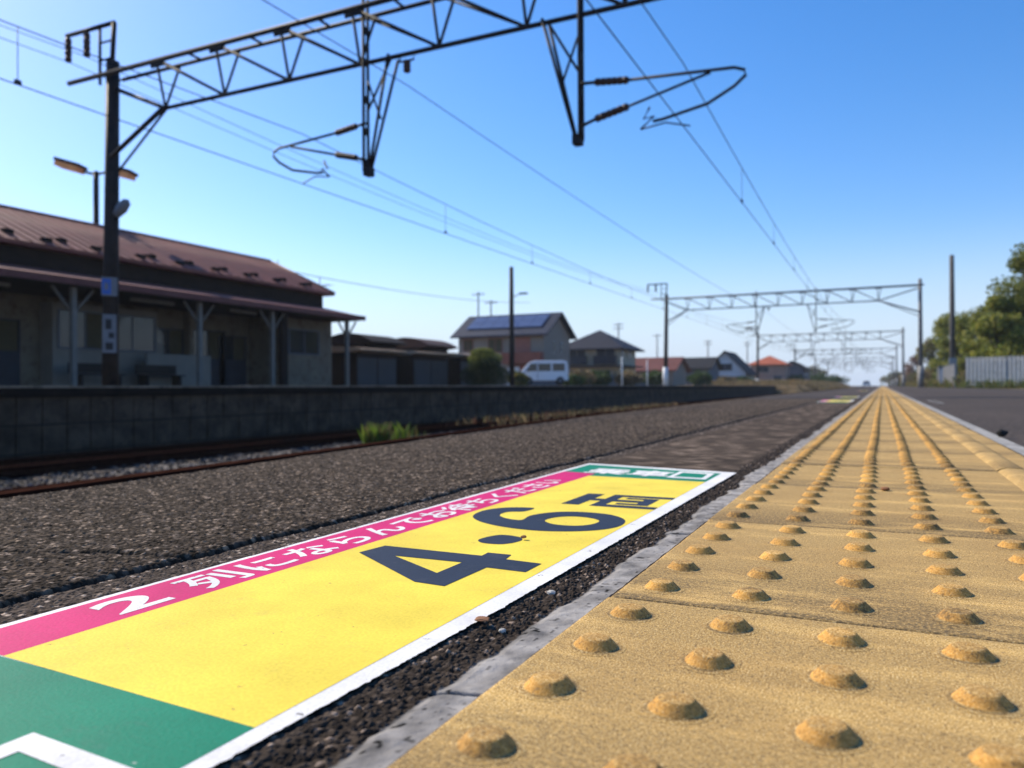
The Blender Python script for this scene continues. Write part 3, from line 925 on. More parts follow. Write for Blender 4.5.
def gantry(Y, label, xl=-15.8, xr=2.45, right_base=-.02, top_l=8.45, detail=True, first=False):
    root = empty('overhead_gantry', (0, Y, 0), label=label, cat='overhead line gantry', group='steel gantries carrying the overhead wires across the tracks')
    zb, zt = 6.25, 7.22
    bl = .215 if Y < 97 else -.3
    # left mast
    b = MB(); b.tube([(xl, 0, bl - .05), (xl + .13, 0, zt + .35)], .175, 12, .14)
    ml = b.build('mast', M_steel, root)
    b = MB()
    b.tube([(xl + .10, 0, zt + .2), (xl + .18, 0, top_l)], .055, 6)
    b.tube([(xl - .30, 0, zt - .1), (xl - .30, 0, top_l)], .035, 6)
    for z in (zt + .45, zt + .85):
        b.tube([(xl - .30, 0, z), (xl + .11, 0, z)], .025, 5)
    b.tube([(xl + .19, 0, top_l), (-17.25, 0, top_l + .02)], .055, 6)
    tb = b.build('top_bracket', M_steel, root)
    for x in (-17.2, -16.55):
        b = MB(); knob_insulator(b, (x, 0, top_l - .05), (x, 0, top_l - .60), .075, 4); b.build('insulator', M_insul, tb)
    # right mast
    b = MB(); b.tube([(xr, 0, right_base), (xr, 0, zt + .45)], .16, 12, .12); mr = b.build('mast', M_galv, root)
    b = MB(); b.tube([(xr, 0, right_base), (xr, 0, 1.5)], .21, 12, .20); b.build('concrete_sleeve', M_conc, mr)
    if not first:
        b = MB(); b.tube([(xl, 0, bl), (xl, 0, bl + 1.5)], .22, 12, .21); b.build('concrete_sleeve', M_white, ml)
    # beam: two top chords, one bottom chord
    q = .2
    b = MB()
    r = .048
    b.tube([(xl - 1.1, -q, zt), (xr + .25, -q, zt)], r * 1.25, 6)
    b.tube([(xl + .2, q, zt), (xr - .1, q, zt)], r, 6)
    xa, xb = xl + 1.8, xl + 1.8 + 1.72 * 8
    b.tube([(xl + .15, 0, zt - .25), (xa, 0, zb), (xb, 0, zb), (xr - .1, 0, zt - .2)], r, 6)
    nb = 8
    xs = [xa + (xb - xa) * i / nb for i in range(nb + 1)]
    for i, x in enumerate(xs):
        for s in (-q, q):
            b.tube([(x, 0, zb), (x + (.22 if s > 0 else -.04), s, zt)], r * .62, 5)
        b.tube([(x, -q, zt), (x, q, zt)], r * .7, 5)
        b.box(x - .2, x + .2, -q - .02, -q + .02, zt - .14, zt + .02)
        if i < nb:
            xm = (xs[i] + xs[i + 1]) / 2
            b.tube([(xm, -q, zt), (xm, q, zt)], r * .6, 5)
            b.tube([(x + .05, -q, zt - .03), (xs[i + 1], 0, zb)], r * .7, 5)
            b.tube([(x + .05, q, zt - .03), (xs[i + 1], 0, zb)], r * .5, 5)
    b.tube([(xl + .1, -q, zt), (xl + .1, q, zt)], r, 5)
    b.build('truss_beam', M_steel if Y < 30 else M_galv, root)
    # knee braces
    for sx, x0, x1 in ((1, xl + .12, xa), (-1, xr - .1, xb)):
        b = MB()
        b.tube([(x0, -.09, 5.35), (x1, -.05, zb)], .055, 6); b.tube([(x0, .09, 5.05), (x1 - .05 * sx, .06, zb)], .03, 5)
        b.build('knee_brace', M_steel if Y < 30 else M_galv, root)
    # drop brackets and cantilever arms
    for xd, s in ((-8.72, -1), (-4.43, 1)):
        b = MB()
        for yy_ in (-.07, .07):
            b.tube([(xd, yy_, zt + .25), (xd, yy_, 4.2)], .033, 6)
        for z in (4.3, 4.9, 5.5, 6.2, 6.8):
            b.box(xd - .03, xd + .03, -.07, .07, z, z + .12)
        for yy_ in (-.16, .16):
            b.tube([(xd - s * .62, yy_, zb), (xd - s * .10, yy_ * .2, 4.25)], .030, 5)
        b.tube([(xd - s * .58, 0, zb), (xd - s * .05, 0, 5.35)], .025, 5)
        b.tube([(xd - s * .05, 0, 5.9), (xd - s * .34, 0, 5.15)], .022, 5)
        b.box(xd - .07 - .06 * s, xd + .07 - .06 * s, -.09, .09, 4.12, 4.28)
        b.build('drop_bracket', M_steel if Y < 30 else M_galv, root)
        arm = MB()
        X = lambda t: xd + s * t * (.86 if s < 0 else 1)
        arm.tube([(X(0), 0, 5.12), (X(.25), 0, 5.10)], .03, 6)
        arm.tube([(X(.80), 0, 5.04), (X(2.45), 0, 4.94), (X(2.60), 0, 4.88), (X(2.62), 0, 4.80), (X(2.45), 0, 4.66), (X(2.05), 0, 4.46), (X(1.35), 0, 4.33), (X(1.20), 0, 4.32)], .026, 7)
        arm.tube([(X(0), 0, 4.42), (X(.25), 0, 4.50)], .03, 6)
        arm.tube([(X(.80), 0, 4.62), (X(2.1), 0, 4.93)], .024, 6)
        arm.tube([(X(1.15), 0, 4.55), (X(1.05), 0, 4.38), (X(1.22), 0, 4.40), (X(1.00), 0, 4.22)], .02, 5)
        arm.tube([(X(1.00), 0, 4.22), (X(1.4), 0, 4.27), (X(1.78), .02, 4.17)], .014, 5)
        a_ = arm.build('cantilever_arm', M_steel, root)
        b = MB(); knob_insulator(b, (X(.25), 0, 5.10), (X(.80), 0, 5.04), .060); b.build('insulator', M_insul, a_)
        b = MB(); knob_insulator(b, (X(.25), 0, 4.50), (X(.80), 0, 4.62), .060); b.build('insulator', M_insul, a_)
    b = MB()
    b.tube([(-7.95, 0, zb), (-7.95, 0, zb - .12), (-7.65, 0, zb - .12), (-7.65, 0, zb)], .022, 5)
    hk = b.build('feeder_hanger', M_steel, root)
    b = MB(); knob_insulator(b, (-7.80, 0, zb - .12), (-7.80, 0, zb - .33), .07, 3); b.build('insulator', M_insul, hk)
    return root
GY = [12., 62., 113., 164., 216., 268.]
g1 = gantry(GY[0], 'nearest steel lattice gantry, dark and large, crossing the top of the view', first=True)
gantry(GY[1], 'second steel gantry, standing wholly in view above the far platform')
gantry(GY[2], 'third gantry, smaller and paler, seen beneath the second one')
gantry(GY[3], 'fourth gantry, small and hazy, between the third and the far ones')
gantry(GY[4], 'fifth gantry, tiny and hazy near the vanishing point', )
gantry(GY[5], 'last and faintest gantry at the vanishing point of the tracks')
gantry(-38., 'gantry behind the camera')['label'] = 'gantry standing behind the viewpoint, outside the photograph' if False else 'steel gantry that carries the wires before the nearest lattice one'

# mast fittings on the first gantry's left mast
def board(loc, w, h, label, m, face, cat='sign'):
    root = empty('mast_sign', loc, label=label, cat=cat)
    b = MB(); b.box(-.01, .01, -w / 2, w / 2, -h / 2, h / 2); b.build('sign_plate', m, root)
    return root
M_board = mat('white_enamel', (.15, .16, .18), .4, .1, 4)
M_blue = mat('blue_enamel', (.04, .12, .42), .4, .1, 4)
M_black = mat('black_ink', (.02, .02, .022), .5, .1, 4)
rot = math.atan2(-12, 15.8)        # boards face the tracks
s1 = board((-15.55, 11.80, 2.45), .32, .42, 'small blue and white square sign strapped to the dark mast', M_board, 0)
b = MB(); b.box(.0115, .014, -.145, .03, -.17, .17); b.build('blue_field', M_blue, s1)
b = MB(); b.box(.0145, .017, -.10, -.02, -.08, .08); b.build('pictogram', M_board, s1)
s2 = board((-15.55, 11.80, 1.40), .28, .86, 'tall white notice with dark figures, below the blue sign on the mast', M_board, 0)
for z0, z1, y0, y1 in ((.1, .32, -.08, .04), (-.1, .02, -.02, .09), (-.36, -.2, -.08, .07)):
    b = MB(); b.box(.0115, .014, y0, y1, z0, z1); b.build('printed_block', M_black, s2)
s1.rotation_euler.z = s2.rotation_euler.z = R(-35)
lp = empty('mast_lamp', (-15.62, 12.0, 4.1), label='oval pale lamp on a short arm low on the dark mast', cat='lamp')
MB().tube([(0, 0, -.15), (.18, 0, .02)], .03, 6).build('arm', M_steel, lp)
b = MB(); b.lathe((0, 0, 0), [(.02, -.26), (.09, -.2), (.13, 0), (.10, .2), (.02, .27)], 12, axis='X')
lh = b.build('lamp_head', M_board, lp); lh.location = (.22, 0, .12); lh.rotation_euler = (0, R(-38), 0)

M_lens = mat('amber_lamp_lens', (.75, .35, .12), .4, .2, 5)
pl = empty('street_lamp', (-28.5, 21.05, 0.), R(25), label='dark lamp post with two flat lamp heads rising behind the station roof', cat='street lamp')
pl.scale = (1.72, 1.72, 1.72)
MB().tube([(0, 0, 0), (0, 0, 5.2)], .075, 10, .06).build('pole', M_steel, pl)
for s, a in ((-1, 0), (1, 0)):
    arm = MB().tube([(0, 0, 5.12), (s * .30, 0, 5.2)], .03, 6).build('arm', M_steel, pl)
    M_ = Matrix.Translation((s * .60, 0, 5.36 - .16 * (s > 0))) @ Matrix.Rotation(R(16), 4, 'Y') @ Matrix.Rotation(R(0), 4, 'X')
    b = MB(); b.box(-.30, .30, -.20, .20, -.01, .06, M_); hd = b.build('lamp_head', M_steel, pl)
    b = MB(); b.box(-.27, .27, -.18, .18, -.12, -.012, M_); b.build('lens', M_lens, hd)

# ------------------------------------------------------------------ wires
def sag_pts(x, z, ys_, sag, xs_=None, n=14):
    out = []
    for i in range(len(ys_) - 1):
        for j in range(n):
            t = j / n
            out.append((x, ys_[i] + (ys_[i + 1] - ys_[i]) * t, z - sag * 4 * t * (1 - t)))
    out.append((x, ys_[-1], z)); return out
WY = [-38.] + GY
def catenary(x, label):
    root = empty('catenary_line', (0, 0, 0), label=label, cat='overhead wire', group='overhead lines of the electrified tracks')
    MB().tube([(x, y, 4.17) for y in WY], .009, 5).build('contact_wire', M_wire, root)
    MB().tube(sag_pts(x, 5.15, WY, .55), .009, 5).build('messenger_wire', M_wire, root)
    for i in range(0, 3):
        for j in range(1, 9):
            t = j / 9; y = WY[i] + (WY[i + 1] - WY[i]) * t
            if y < 6: continue
            MB().tube([(x, y, 4.17), (x, y, 5.15 - .55 * 4 * t * (1 - t))], .006, 4).build('dropper', M_wire, root)
            b = MB().box(x - .02, x + .02, y - .04, y + .04, 4.17, 4.23).build('clamp', M_wire, root)
catenary(-2.75, 'contact and messenger wires over the near track, steepest lines of the sky')
catenary(-10.25, 'contact and messenger wires over the far track, passing behind the near mast')
for x, z, sg_, lb in ((-7.8, 5.68, .30, 'single feeder wire hung under the middle of the gantry beams'),
                   (-17.2, 7.85, .5, 'outer feeder wire on the bracket at the top of the left masts'),
                   (-16.55, 7.85, .6, 'inner feeder wire on the bracket at the top of the left masts')):
    tag(MB().tube(sag_pts(x, z, WY, sg_), .009, 5).build('feeder_wire', M_wire), lb, 'wire')

# ------------------------------------------------------------------ station building
st = empty('station_building', (-20, 12, PZ), label='long low station building in shade with red-brown metal roof and platform canopy', cat='station building')
def sp(name, m, parent=st):
    """finish a mesh given in world coordinates as a part of the station"""
    def f(b):
        b.v = [(v[0] + 20, v[1] - 12, v[2] - PZ) for v in b.v]
        return b.build(name, m, parent)
    return f
YA, YB = 0., 27.9
WZ = PZ
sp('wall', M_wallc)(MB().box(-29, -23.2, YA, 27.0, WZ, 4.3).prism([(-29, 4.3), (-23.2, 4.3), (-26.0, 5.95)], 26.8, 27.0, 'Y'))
# main hip roof
b = MB()
e0, e1, r0, r1 = -22.0, -30.0, (-26., YA), (-26., 28.15)
ez, rz_ = 4.40, 6.18
A_, B_, C__, D_ = (e0, YA, ez), (e0, YB, ez), (e1, YB, ez), (e1, YA, ez)
R0, R1 = (r0[0], r0[1], rz_), (r1[0], r1[1], rz_)
th = .12
b.v += [A_, B_, C__, D_, R0, R1] + [(p[0], p[1], p[2] - th) for p in (A_, B_, C__, D_)]
for f in ((0, 1, 5, 4), (1, 2, 5), (2, 3, 4, 5), (3, 0, 4), (0, 6, 7, 1), (1, 7, 8, 2), (2, 8, 9, 3), (3, 9, 6, 0), (6, 9, 8, 7)):
    b.face(f)
roof = sp('roof', M_roof)(b)
b = MB()
for y in np.arange(YA + .4, 27.8, .42):
    b.tube([(e0, y, ez + .012), (-26, y, rz_ + .012)], .016, 4)
sp('roof_seams', M_roof, roof)(b)
sp('ridge_cap', M_roof_edge, roof)(MB().tube([R0, R1], .07, 6))
sp('ridge_cap', M_roof_edge, roof)(MB().tube([B_, R1], .05, 6))
for i, y in enumerate(np.arange(13.3, 27.2, 1.62)):
    for dy in (0, .62):
        t = .16 if dy else .10
        b = MB().box(e0 - 4 * t - .12, e0 - 4 * t + .10, y + dy - .13, y + dy + .13, ez + 1.78 * t - .03, ez + 1.78 * t + .10)
        sp('snow_guard', M_darkwood, roof)(b)
# dark band between roofs
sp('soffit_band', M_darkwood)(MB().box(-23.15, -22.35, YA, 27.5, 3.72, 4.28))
# canopy
b = MB()
for y in (YA, 27.3):
    b.v += [(-20.0, y, 3.22), (-22.6, y, 3.80), (-22.6, y, 3.70), (-20.0, y, 3.14)]
for i in range(4):
    b.face((i, (i + 1) % 4, 4 + (i + 1) % 4, 4 + i))
b.face((0, 1, 2, 3)); b.face((4, 5, 6, 7))
cn = sp('canopy_roof', M_roof)(b)
sp('fascia', M_roof_edge, cn)(MB().box(-20.0, -19.94, YA, 27.36, 3.04, 3.235))
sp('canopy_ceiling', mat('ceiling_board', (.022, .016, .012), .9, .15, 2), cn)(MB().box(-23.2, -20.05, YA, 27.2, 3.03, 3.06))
b = MB(); b.v += [(-24.0, 27.05, 3.05), (-24.0, 28.7, 2.75), (-29, 28.7, 2.75), (-29, 27.05, 3.05), (-24.0, 27.05, 2.95), (-24.0, 28.7, 2.65), (-29, 28.7, 2.65), (-29, 27.05, 2.95)]
for f in ((0, 1, 2, 3), (4, 5, 6, 7), (0, 1, 5, 4), (1, 2, 6, 5), (2, 3, 7, 6), (3, 0, 4, 7)): b.face(f)
sp('side_canopy', M_darkwood)(b)
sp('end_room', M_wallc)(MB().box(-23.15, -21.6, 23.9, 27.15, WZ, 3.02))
# posts with Y braces
for y in (5.6, 10., 14.35, 18.8, 22.2, 26.65):
    p = sp('canopy_post', M_post)(MB().box(-20.47, -20.33, y - .07, y + .07, WZ, 3.02))
    for s in (-1, 1):
        sp('brace', M_post, p)(MB().tube([(-20.4, y + s * .07, 2.35), (-20.4, y + s * .62, 3.0)], .042, 5))
sp('canopy_post', M_darkwood)(MB().box(-20.62, -20.40, 22.75, 23.05, WZ, 3.02))
for y0, y1 in ((11.5, 12.9), (16.6, 18.2), (20.6, 21.9)):
    sp('ceiling_lamp', M_post)(MB().box(-20.95, -20.85, y0, y1, 2.90, 2.99))
# ticket office bay
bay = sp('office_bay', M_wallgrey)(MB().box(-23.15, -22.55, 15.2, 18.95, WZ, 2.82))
def window(x, y0, y1, z0, z1, fm, gm, parent=st, n=3, name='window', fr=.05, dep=.05):
    w = sp(name, fm, parent)(MB().box(x, x + dep, y0, y1, z0, z0 + fr).box(x, x + dep, y0, y1, z1 - fr, z1).box(x, x + dep, y0, y0 + fr, z0 + fr, z1 - fr).box(x, x + dep, y1 - fr, y1, z0 + fr, z1 - fr))
    for i in range(n):
        a = y0 + fr + (y1 - y0 - 2 * fr) * i / n; c = y0 + fr + (y1 - y0 - 2 * fr) * (i + 1) / n
        sp('pane', gm[i % len(gm)], w)(MB().box(x + .004, x + .02, a + .015, c - .015, z0 + fr, z1 - fr))
        if i: sp('mullion', fm, w)(MB().box(x + .004, x + dep - .008, a - .02, a + .02, z0 + fr, z1 - fr))
    return w
M_bluewin = mat('blue_window_frame', (.10, .115, .14), .5, .1, 3)
window(-22.55, 15.35, 18.85, 1.42, 2.62, M_bluewin, [M_glass, M_curtain, M_glass, M_glass], n=4)
for y0, y1, z1 in ((11.6, 14.6, 2.25), (19.3, 20.6, 2.35), (20.9, 22.6, 2.4), (22.3, 23.7, 2.25)):
    d = window(-23.19, y0, y1, WZ + 1.05, z1, M_doorblue, [M_glass, M_curtain], n=2, name='sliding_door')
    sp('lower_panel', M_doorblue, d)(MB().box(-23.19, -23.15, y0, y1, WZ + .02, WZ + 1.05))
window(-21.6, 24.4, 26.3, 1.55, 2.6, M_bluewin, [M_glass], n=2)
sp('pilaster', M_wallc)(MB().box(-23.19, -22.9, 20.65, 20.85, WZ, 3.02))
sp('pilaster', M_wallgrey)(MB().box(-23.19, -22.6, 18.98, 19.25, WZ, 1.75))
sp('low_wall', M_wallgrey)(MB().box(-22.0, -21.9, 18.0, 20.7, WZ, 1.35))
def bench(x, y, lb):
    r_ = empty('platform_bench', (x, y, PZ), label=lb, cat='bench', group='dark benches under the canopy')
    MB().box(-.2, .22, -.8, .8, .38, .42).build('seat', M_dark, r_)
    MB().box(-.26, -.22, -.8, .8, .45, .75).build('backrest', M_dark, r_)
    for s in (-.65, .65):
        MB().box(-.24, .18, s - .03, s + .03, 0, .38).build('leg', M_dark, r_)
    return r_
bench(-21.6, 16.0, 'dark bench in front of the ticket office window, left of the other')
bench(-21.6, 18.3, 'dark bench at the right end of the ticket office bay')
def antenna(x, y, z0, h, lb, n=6, rz=0., name='tv_antenna', L=1.0):
    r_ = empty(name, (x, y, z0), rz, label=lb, cat='antenna')
    MB().tube([(0, 0, 0), (0, 0, h)], .03, 6).build('mast', M_galv, r_)
    b = MB().tube([(-L * .8, 0, h * .92), (L * .8, 0, h * .92)], .02, 5)
    for i in range(n):
        xx = -L * .75 + L * 1.5 * i / (n - 1); b.tube([(xx, -.28, h * .92), (xx, .28, h * .92)], .012, 4)
    b.build('boom', M_galv, r_)
antenna(-28, 30.9, 3.0, 3.75, 'small antenna just behind the right end of the station roof', n=4, rz=.4, L=.3)
antenna(-28, 34.2, .2, 6.1, 'antenna with long pale boom beyond the right end of the station roof', n=7, rz=-.2, L=1.1)
# ------------------------------------------------------------------ sheds behind the opposite platform
M_shed = mat('grey_blue_corrugated_wall', (.045, .047, .05), .6, .15, 1)
M_shedroof = mat('brown_shed_roof', (.09, .05, .035), .7, .25, 1)
M_shedpale = mat('pale_shed_roof', (.40, .28, .19), .6, .15, 1)
def shed(x0, x1, y0, y1, h, lb, rm, arch):
    r_ = empty('bicycle_shed', ((x0 + x1) / 2, (y0 + y1) / 2, PZ), label=lb, cat='shed', group='low sheds beyond the station building')
    w, d = (x1 - x0) / 2, (y1 - y0) / 2
    b = MB().box(-w, w, -d, d, -.2, h - .55)
    b.build('wall', M_darkwood, r_)
    n = max(2, int(2 * d / 1.3))
    for i in range(n):
        a = -d + 2 * d * i / n
        MB().box(w, w + .04, a + .05, a + 2 * d / n - .05, .05, h - .85).build('wall_panel', M_shed, r_)
    b = MB(); pts = []
    for i in range(9):
        t = -1 + i / 4
        pts.append((t * (w + .5), h - .45 + arch * (1 - t * t)))
    pts += [(w + .48, h - .53), (w - .02, h - .60), (-w + .02, h - .60), (-w - .48, h - .53)]
    b.prism(pts, -d - .3, d + .3, 'Y'); b.build('roof', rm, r_)
shed(-24.5, -22.2, 29.7, 33.0, 2.25, 'low shed with pale brown roof right behind the station', M_shedpale, .12)
shed(-25.6, -23.4, 32.2, 34.8, 2.75, 'dark humped shed rising behind the pale low one', M_darkwood, .45)
shed(-24.7, -22.4, 34.9, 38.4, 2.30, 'shed with pale low roof between two dark humped ones', M_shedpale, .12)
shed(-25.4, -23.2, 37.2, 39.9, 2.80, 'second dark humped shed, seen right of the middle pale roof', M_shedroof, .45)
shed(-24.9, -22.6, 40.3, 43.6, 2.35, 'brown low shed just left of the round bush', M_shedpale, .15)
# ------------------------------------------------------------------ topiary bush, poles, van
bushes = empty('topiary_bush', (-20.35, 39.1, PZ - .05), label='dense rounded evergreen bush with yellow-green top behind the opposite platform', cat='shrub')
rng = np.random.default_rng(4)
MB().tube([(0, 0, 0), (0, 0, 1.6)], .08, 7, .04).build('stem', M_bark, bushes)
def lobes(L, n):
    out = []
    for (cx, cy, cz, rx, rz2) in L:
        d = rng.normal(size=(n, 3)); d /= np.linalg.norm(d, axis=1)[:, None]
        out.append(np.array((cx, cy, cz)) + d * (rng.random(n) ** .18)[:, None] * np.array((rx, rx, rz2)))
    return np.concatenate(out)
leaves('foliage', lobes([(-.5, 0, .7, .95, .62), (.6, .1, .65, .9, .6), (0, 0, .8, 1.0, .7), (.1, -.2, 1.35, .95, .40)], 2600), .055, [(.02, .04, .01), (.03, .055, .012)], bushes, rng)
leaves('top_foliage', lobes([(.05, 0, 1.62, 1.0, .42), (-.1, 0, 1.95, .7, .3)], 2600), .055, [(.16, .18, .03), (.20, .20, .035), (.11, .15, .03)], bushes, rng)

def pole(x, y, z0, h, r, lb, m=M_steel, cat='utility pole', name='utility_pole', lamp=None, arms=0, r2=None, box=False, group=None):
    r_ = empty(name, (x, y, z0), label=lb, cat=cat, group=group)
    MB().tube([(0, 0, -.2), (0, 0, h)], r, 10, r2 or r * .75).build('pole', m, r_)
    if lamp:
        b = MB().tube([(0, 0, lamp), (.5, .2, lamp + .25)], .03, 5); a = b.build('lamp_arm', M_galv, r_)
        MB().box(.45, .95, .1, .3, lamp + .2, lamp + .30).build('lamp_head', M_board, a)
    for i in range(arms):
        z = h - .3 - .55 * i
        b = MB().tube([(-.75, 0, z), (.75, 0, z)], .045, 5)
        for xx in (-.65, -.25, .25, .65): b.tube([(xx, 0, z), (xx, 0, z + .2)], .04, 5)
        b.build('crossarm', M_galv, r_)
    if box:
        MB().box(-.25, .25, -.28, -.12, .9, 2.1).build('equipment_box', mat('grey_box', (.35, .36, .36), .5, .1, 2), r_)
    return r_
pole(-20, 42, PZ, 7.15, .17, 'dark plain pole with a small lamp in front of the solar-roofed house', lamp=5.3)
pole(-15.8, 50.4, PZ, 1.95, .05, 'thin white post on the opposite platform, left one of a pair', M_white, 'post', 'white_post')
pole(-15.8, 56.6, PZ, 1.95, .05, 'thin white post on the opposite platform, right one of a pair', M_white, 'post', 'white_post')
pole(4.45, 62.5, -.05, 9.3, .20, 'tall grey utility pole by the white fence, right of the second gantry', mat('grey_concrete_pole', (.10, .095, .09), .8, .2, 2), box=True, r2=.15)
pole(-39.3, 74.2, 0, 10.5, .10, 'slender lamp pole behind the solar-roofed house, taller one of two', M_steel, arms=1)
pole(-39.3, 77.2, 0, 9.9, .10, 'slender pole behind the solar-roofed house, shorter one of two', M_steel, arms=1)
pole(-35, 110, 0, 9.6, .14, 'utility pole standing behind the dark hip-roofed house', M_conc, arms=2)
pole(-30, 150, 0, 9.0, .16, 'distant utility pole above the dark-roofed low house', M_conc, arms=2)
pole(-34, 128, 0, 9.0, .14, 'distant utility pole right of the dark hip-roofed house', M_conc, arms=1)
pole(-25, 165, 0, 9.4, .16, 'distant utility pole left of the orange-roofed house', M_conc, arms=2)
tag(MB().tube([(-27.5 + (-37.5 + 27.5) * t, 30.5 + (84 - 30.5) * t, 6.2 + 4.0 * t - 2.0 * 4 * t * (1 - t) * .25) for t in [i / 12 for i in range(13)]], .02, 5).build('service_cable', M_wire),
    'thin sagging cable from beyond the station roof towards the solar-roofed house', 'wire')

# van
def van(x, y, z, rz):
    r_ = empty('parked_van', (x, y, z), rz, label='small white van parked in front of the solar-roofed house', cat='van')
    M_car = mat('white_car_paint', (.74, .75, .77), .25, .03, 2)
    prof_ = [(-1.70, .30), (-1.72, .85), (-1.62, 1.02), (-1.15, 1.52), (-.95, 1.66), (-.7, 1.72), (1.45, 1.72), (1.62, 1.62), (1.68, 1.1), (1.70, .30)]
    b = MB().prism(prof_, -.70, .70, 'Y')
    body = b.build('body', M_car, r_)
    bv_ = body.modifiers.new('bevel', 'BEVEL'); bv_.width = .06; bv_.segments = 3
    for s in (-1, 1):
        y0, y1 = (.702, .712) if s > 0 else (-.712, -.702)
        for a, c in ((-1.25, -.55), (-.42, .45), (.58, 1.45)):
            lo = .98
            pts = [(a, lo), (c, lo), (c, 1.52), (max(a, -1.0) if a < -1 else a, 1.52)]
            MB().prism(pts, y0, y1, 'Y').build('side_window', M_glass, r_)
        MB().box(-.50, -.47, y0, y1, .4, 1.6).build('door_seam', M_dark, r_)
    MB().quad((-1.63, -.6, 1.03), (-1.63, .6, 1.03), (-1.17, .56, 1.53), (-1.17, -.56, 1.53)).build('windscreen', M_glass, r_).location = (-.012, 0, .012)
    for wx in (-1.12, 1.12):
        for s in (-1, 1):
            w_ = empty('wheel', (wx, s * .62, .30)); w_.parent = r_
            MB().lathe((0, 0, 0), [(.16, -.09), (.28, -.085), (.30, -.05), (.30, .05), (.28, .085), (.16, .09)], 20, axis='Y').build('tyre', M_dark, w_)
            MB().lathe((0, 0, 0), [(.01, -.095), (.15, -.098), (.16, -.07), (.16, .07), (.15, .098), (.01, .095)], 16, axis='Y').build('rim', M_galv, w_)
    for s in (-.55, .55):
        MB().box(-1.76, -1.71, s - .14, s + .14, .62, .82).build('headlight', M_board, r_)
    MB().box(-1.78, -1.70, -.72, .72, .30, .50).build('bumper', M_car, r_)
    MB().box(-1.25, -1.12, -.86, -.72, .98, 1.15).build('side_mirror', M_dark, r_)
    return r_
van(-22.0, 51.6, .33, R(25))

# ------------------------------------------------------------------ houses
def house(x0, x1, y0, y1, z0, eave, ridge, lb, wm, rm, hip=False, ridge_axis='X', wins=(), ov=.6, extra=None, name='house'):
    cx, cy = (x0 + x1) / 2, (y0 + y1) / 2
    r_ = empty(name, (cx, cy, z0), label=lb, cat='house', group='houses beyond the opposite platform')
    w, d = (x1 - x0) / 2, (y1 - y0) / 2
    E, T = eave - z0, ridge - z0
    b = MB().box(-w, w, -d, d, -.3, E)
    if not hip:
        k_ = .98
        if ridge_axis == 'X':
            b.prism([(-d, E), (d, E), (0, E + (T - E) * k_)], -w, w, 'X')
        else:
            b.prism([(-w, E), (w, E), (0, E + (T - E) * k_)], -d, d, 'Y')
    b.build('wall', wm, r_)
    b = MB(); W_, D2 = w + ov, d + ov
    ze = E - (T - E) * ov / (d if ridge_axis == 'X' else w) * .9
    if hip:
        s = abs(w - d); rx, ry = (s, 0) if w > d else (0, s)
        b.v += [(-W_, -D2, ze), (W_, -D2, ze), (W_, D2, ze), (-W_, D2, ze), (-rx, -ry, T + .06), (rx, ry, T + .061)]
        b.v += [(p[0], p[1], ze - .14) for p in b.v[:4]]
        if w > d: fs = ((0, 1, 5, 4), (1, 2, 5), (2, 3, 4, 5), (3, 0, 4))
        else: fs = ((0, 1, 4), (1, 2, 5, 4), (2, 3, 5), (3, 0, 4, 5))
        for f in fs + ((0, 6, 7, 1), (1, 7, 8, 2), (2, 8, 9, 3), (3, 9, 6, 0), (6, 9, 8, 7)): b.face(f)
    elif ridge_axis == 'X':
        b.prism([(-D2, ze), (0, T + .1), (D2, ze), (D2, ze - .15), (0, T - .06), (-D2, ze - .15)], -W_, W_, 'X')
    else:
        b.prism([(-W_, ze), (0, T + .1), (W_, ze), (W_, ze - .15), (0, T - .06), (-W_, ze - .15)], -D2, D2, 'Y')
    rf = b.build('roof', rm, r_)
    for (face, a, c, z1, z2, fm, gm) in wins:
        if face == 'S':
            fr_ = MB().box(a, c, -d - .05, -d, z1, z2).build('window', fm, r_)
            m = (a + c) / 2
            for u, v in ((a + .07, m - .03), (m + .03, c - .07)):
                MB().box(u, v, -d - .065, -d - .052, z1 + .07, z2 - .07).build('pane', gm, fr_)
        else:
            fr_ = MB().box(w, w + .05, a, c, z1, z2).build('window', fm, r_)
            m = (a + c) / 2
            for u, v in ((a + .07, m - .03), (m + .03, c - .07)):
                MB().box(w + .052, w + .065, u, v, z1 + .07, z2 - .07).build('pane', gm, fr_)
    if extra: extra(r_, rf, w, d, E, T)
    return r_
M_beige = mat('beige_siding', (.24, .20, .165), .8, .1, 1)
M_creamh = mat('cream_siding', (.36, .32, .24), .8, .1, 1)
M_navyroof = mat('blue_black_roof', (.010, .019, .045), .7, .2, 1)
M_dkroof = mat('dark_slate_roof', (.010, .013, .026), .7, .2, 1)
M_blackroof = mat('black_tile_roof', (.012, .012, .014), .8, .2, 1)
M_redroof = mat('red_tile_roof', (.13, .045, .035), .7, .2, 1)
M_orgroof = mat('orange_tile_roof', (.36, .10, .05), .7, .2, 1)
M_whitew = mat('white_plaster', (.62, .63, .64), .8, .08, 1)
M_pinkw = mat('pinkish_wall', (.36, .24, .19), .8, .12, 1)
M_greyw = mat('blue_grey_wall', (.11, .12, .14), .8, .1, 1)
M_brick = mat('red_brown_brick', (.24, .085, .06), .85, .2, 3)
M_wfr = mat('window_frame_grey', (.3, .3, .3), .5, .1, 3)
M_solar = mat('solar_panel_blue', (.06, .09, .18), .35, .15, 1)
M_shut = mat('red_brown_shutter', (.30, .12, .09), .7, .1, 2)
M_dkwin = mat('dark_window', (.03, .035, .045), .25, .2, 1)

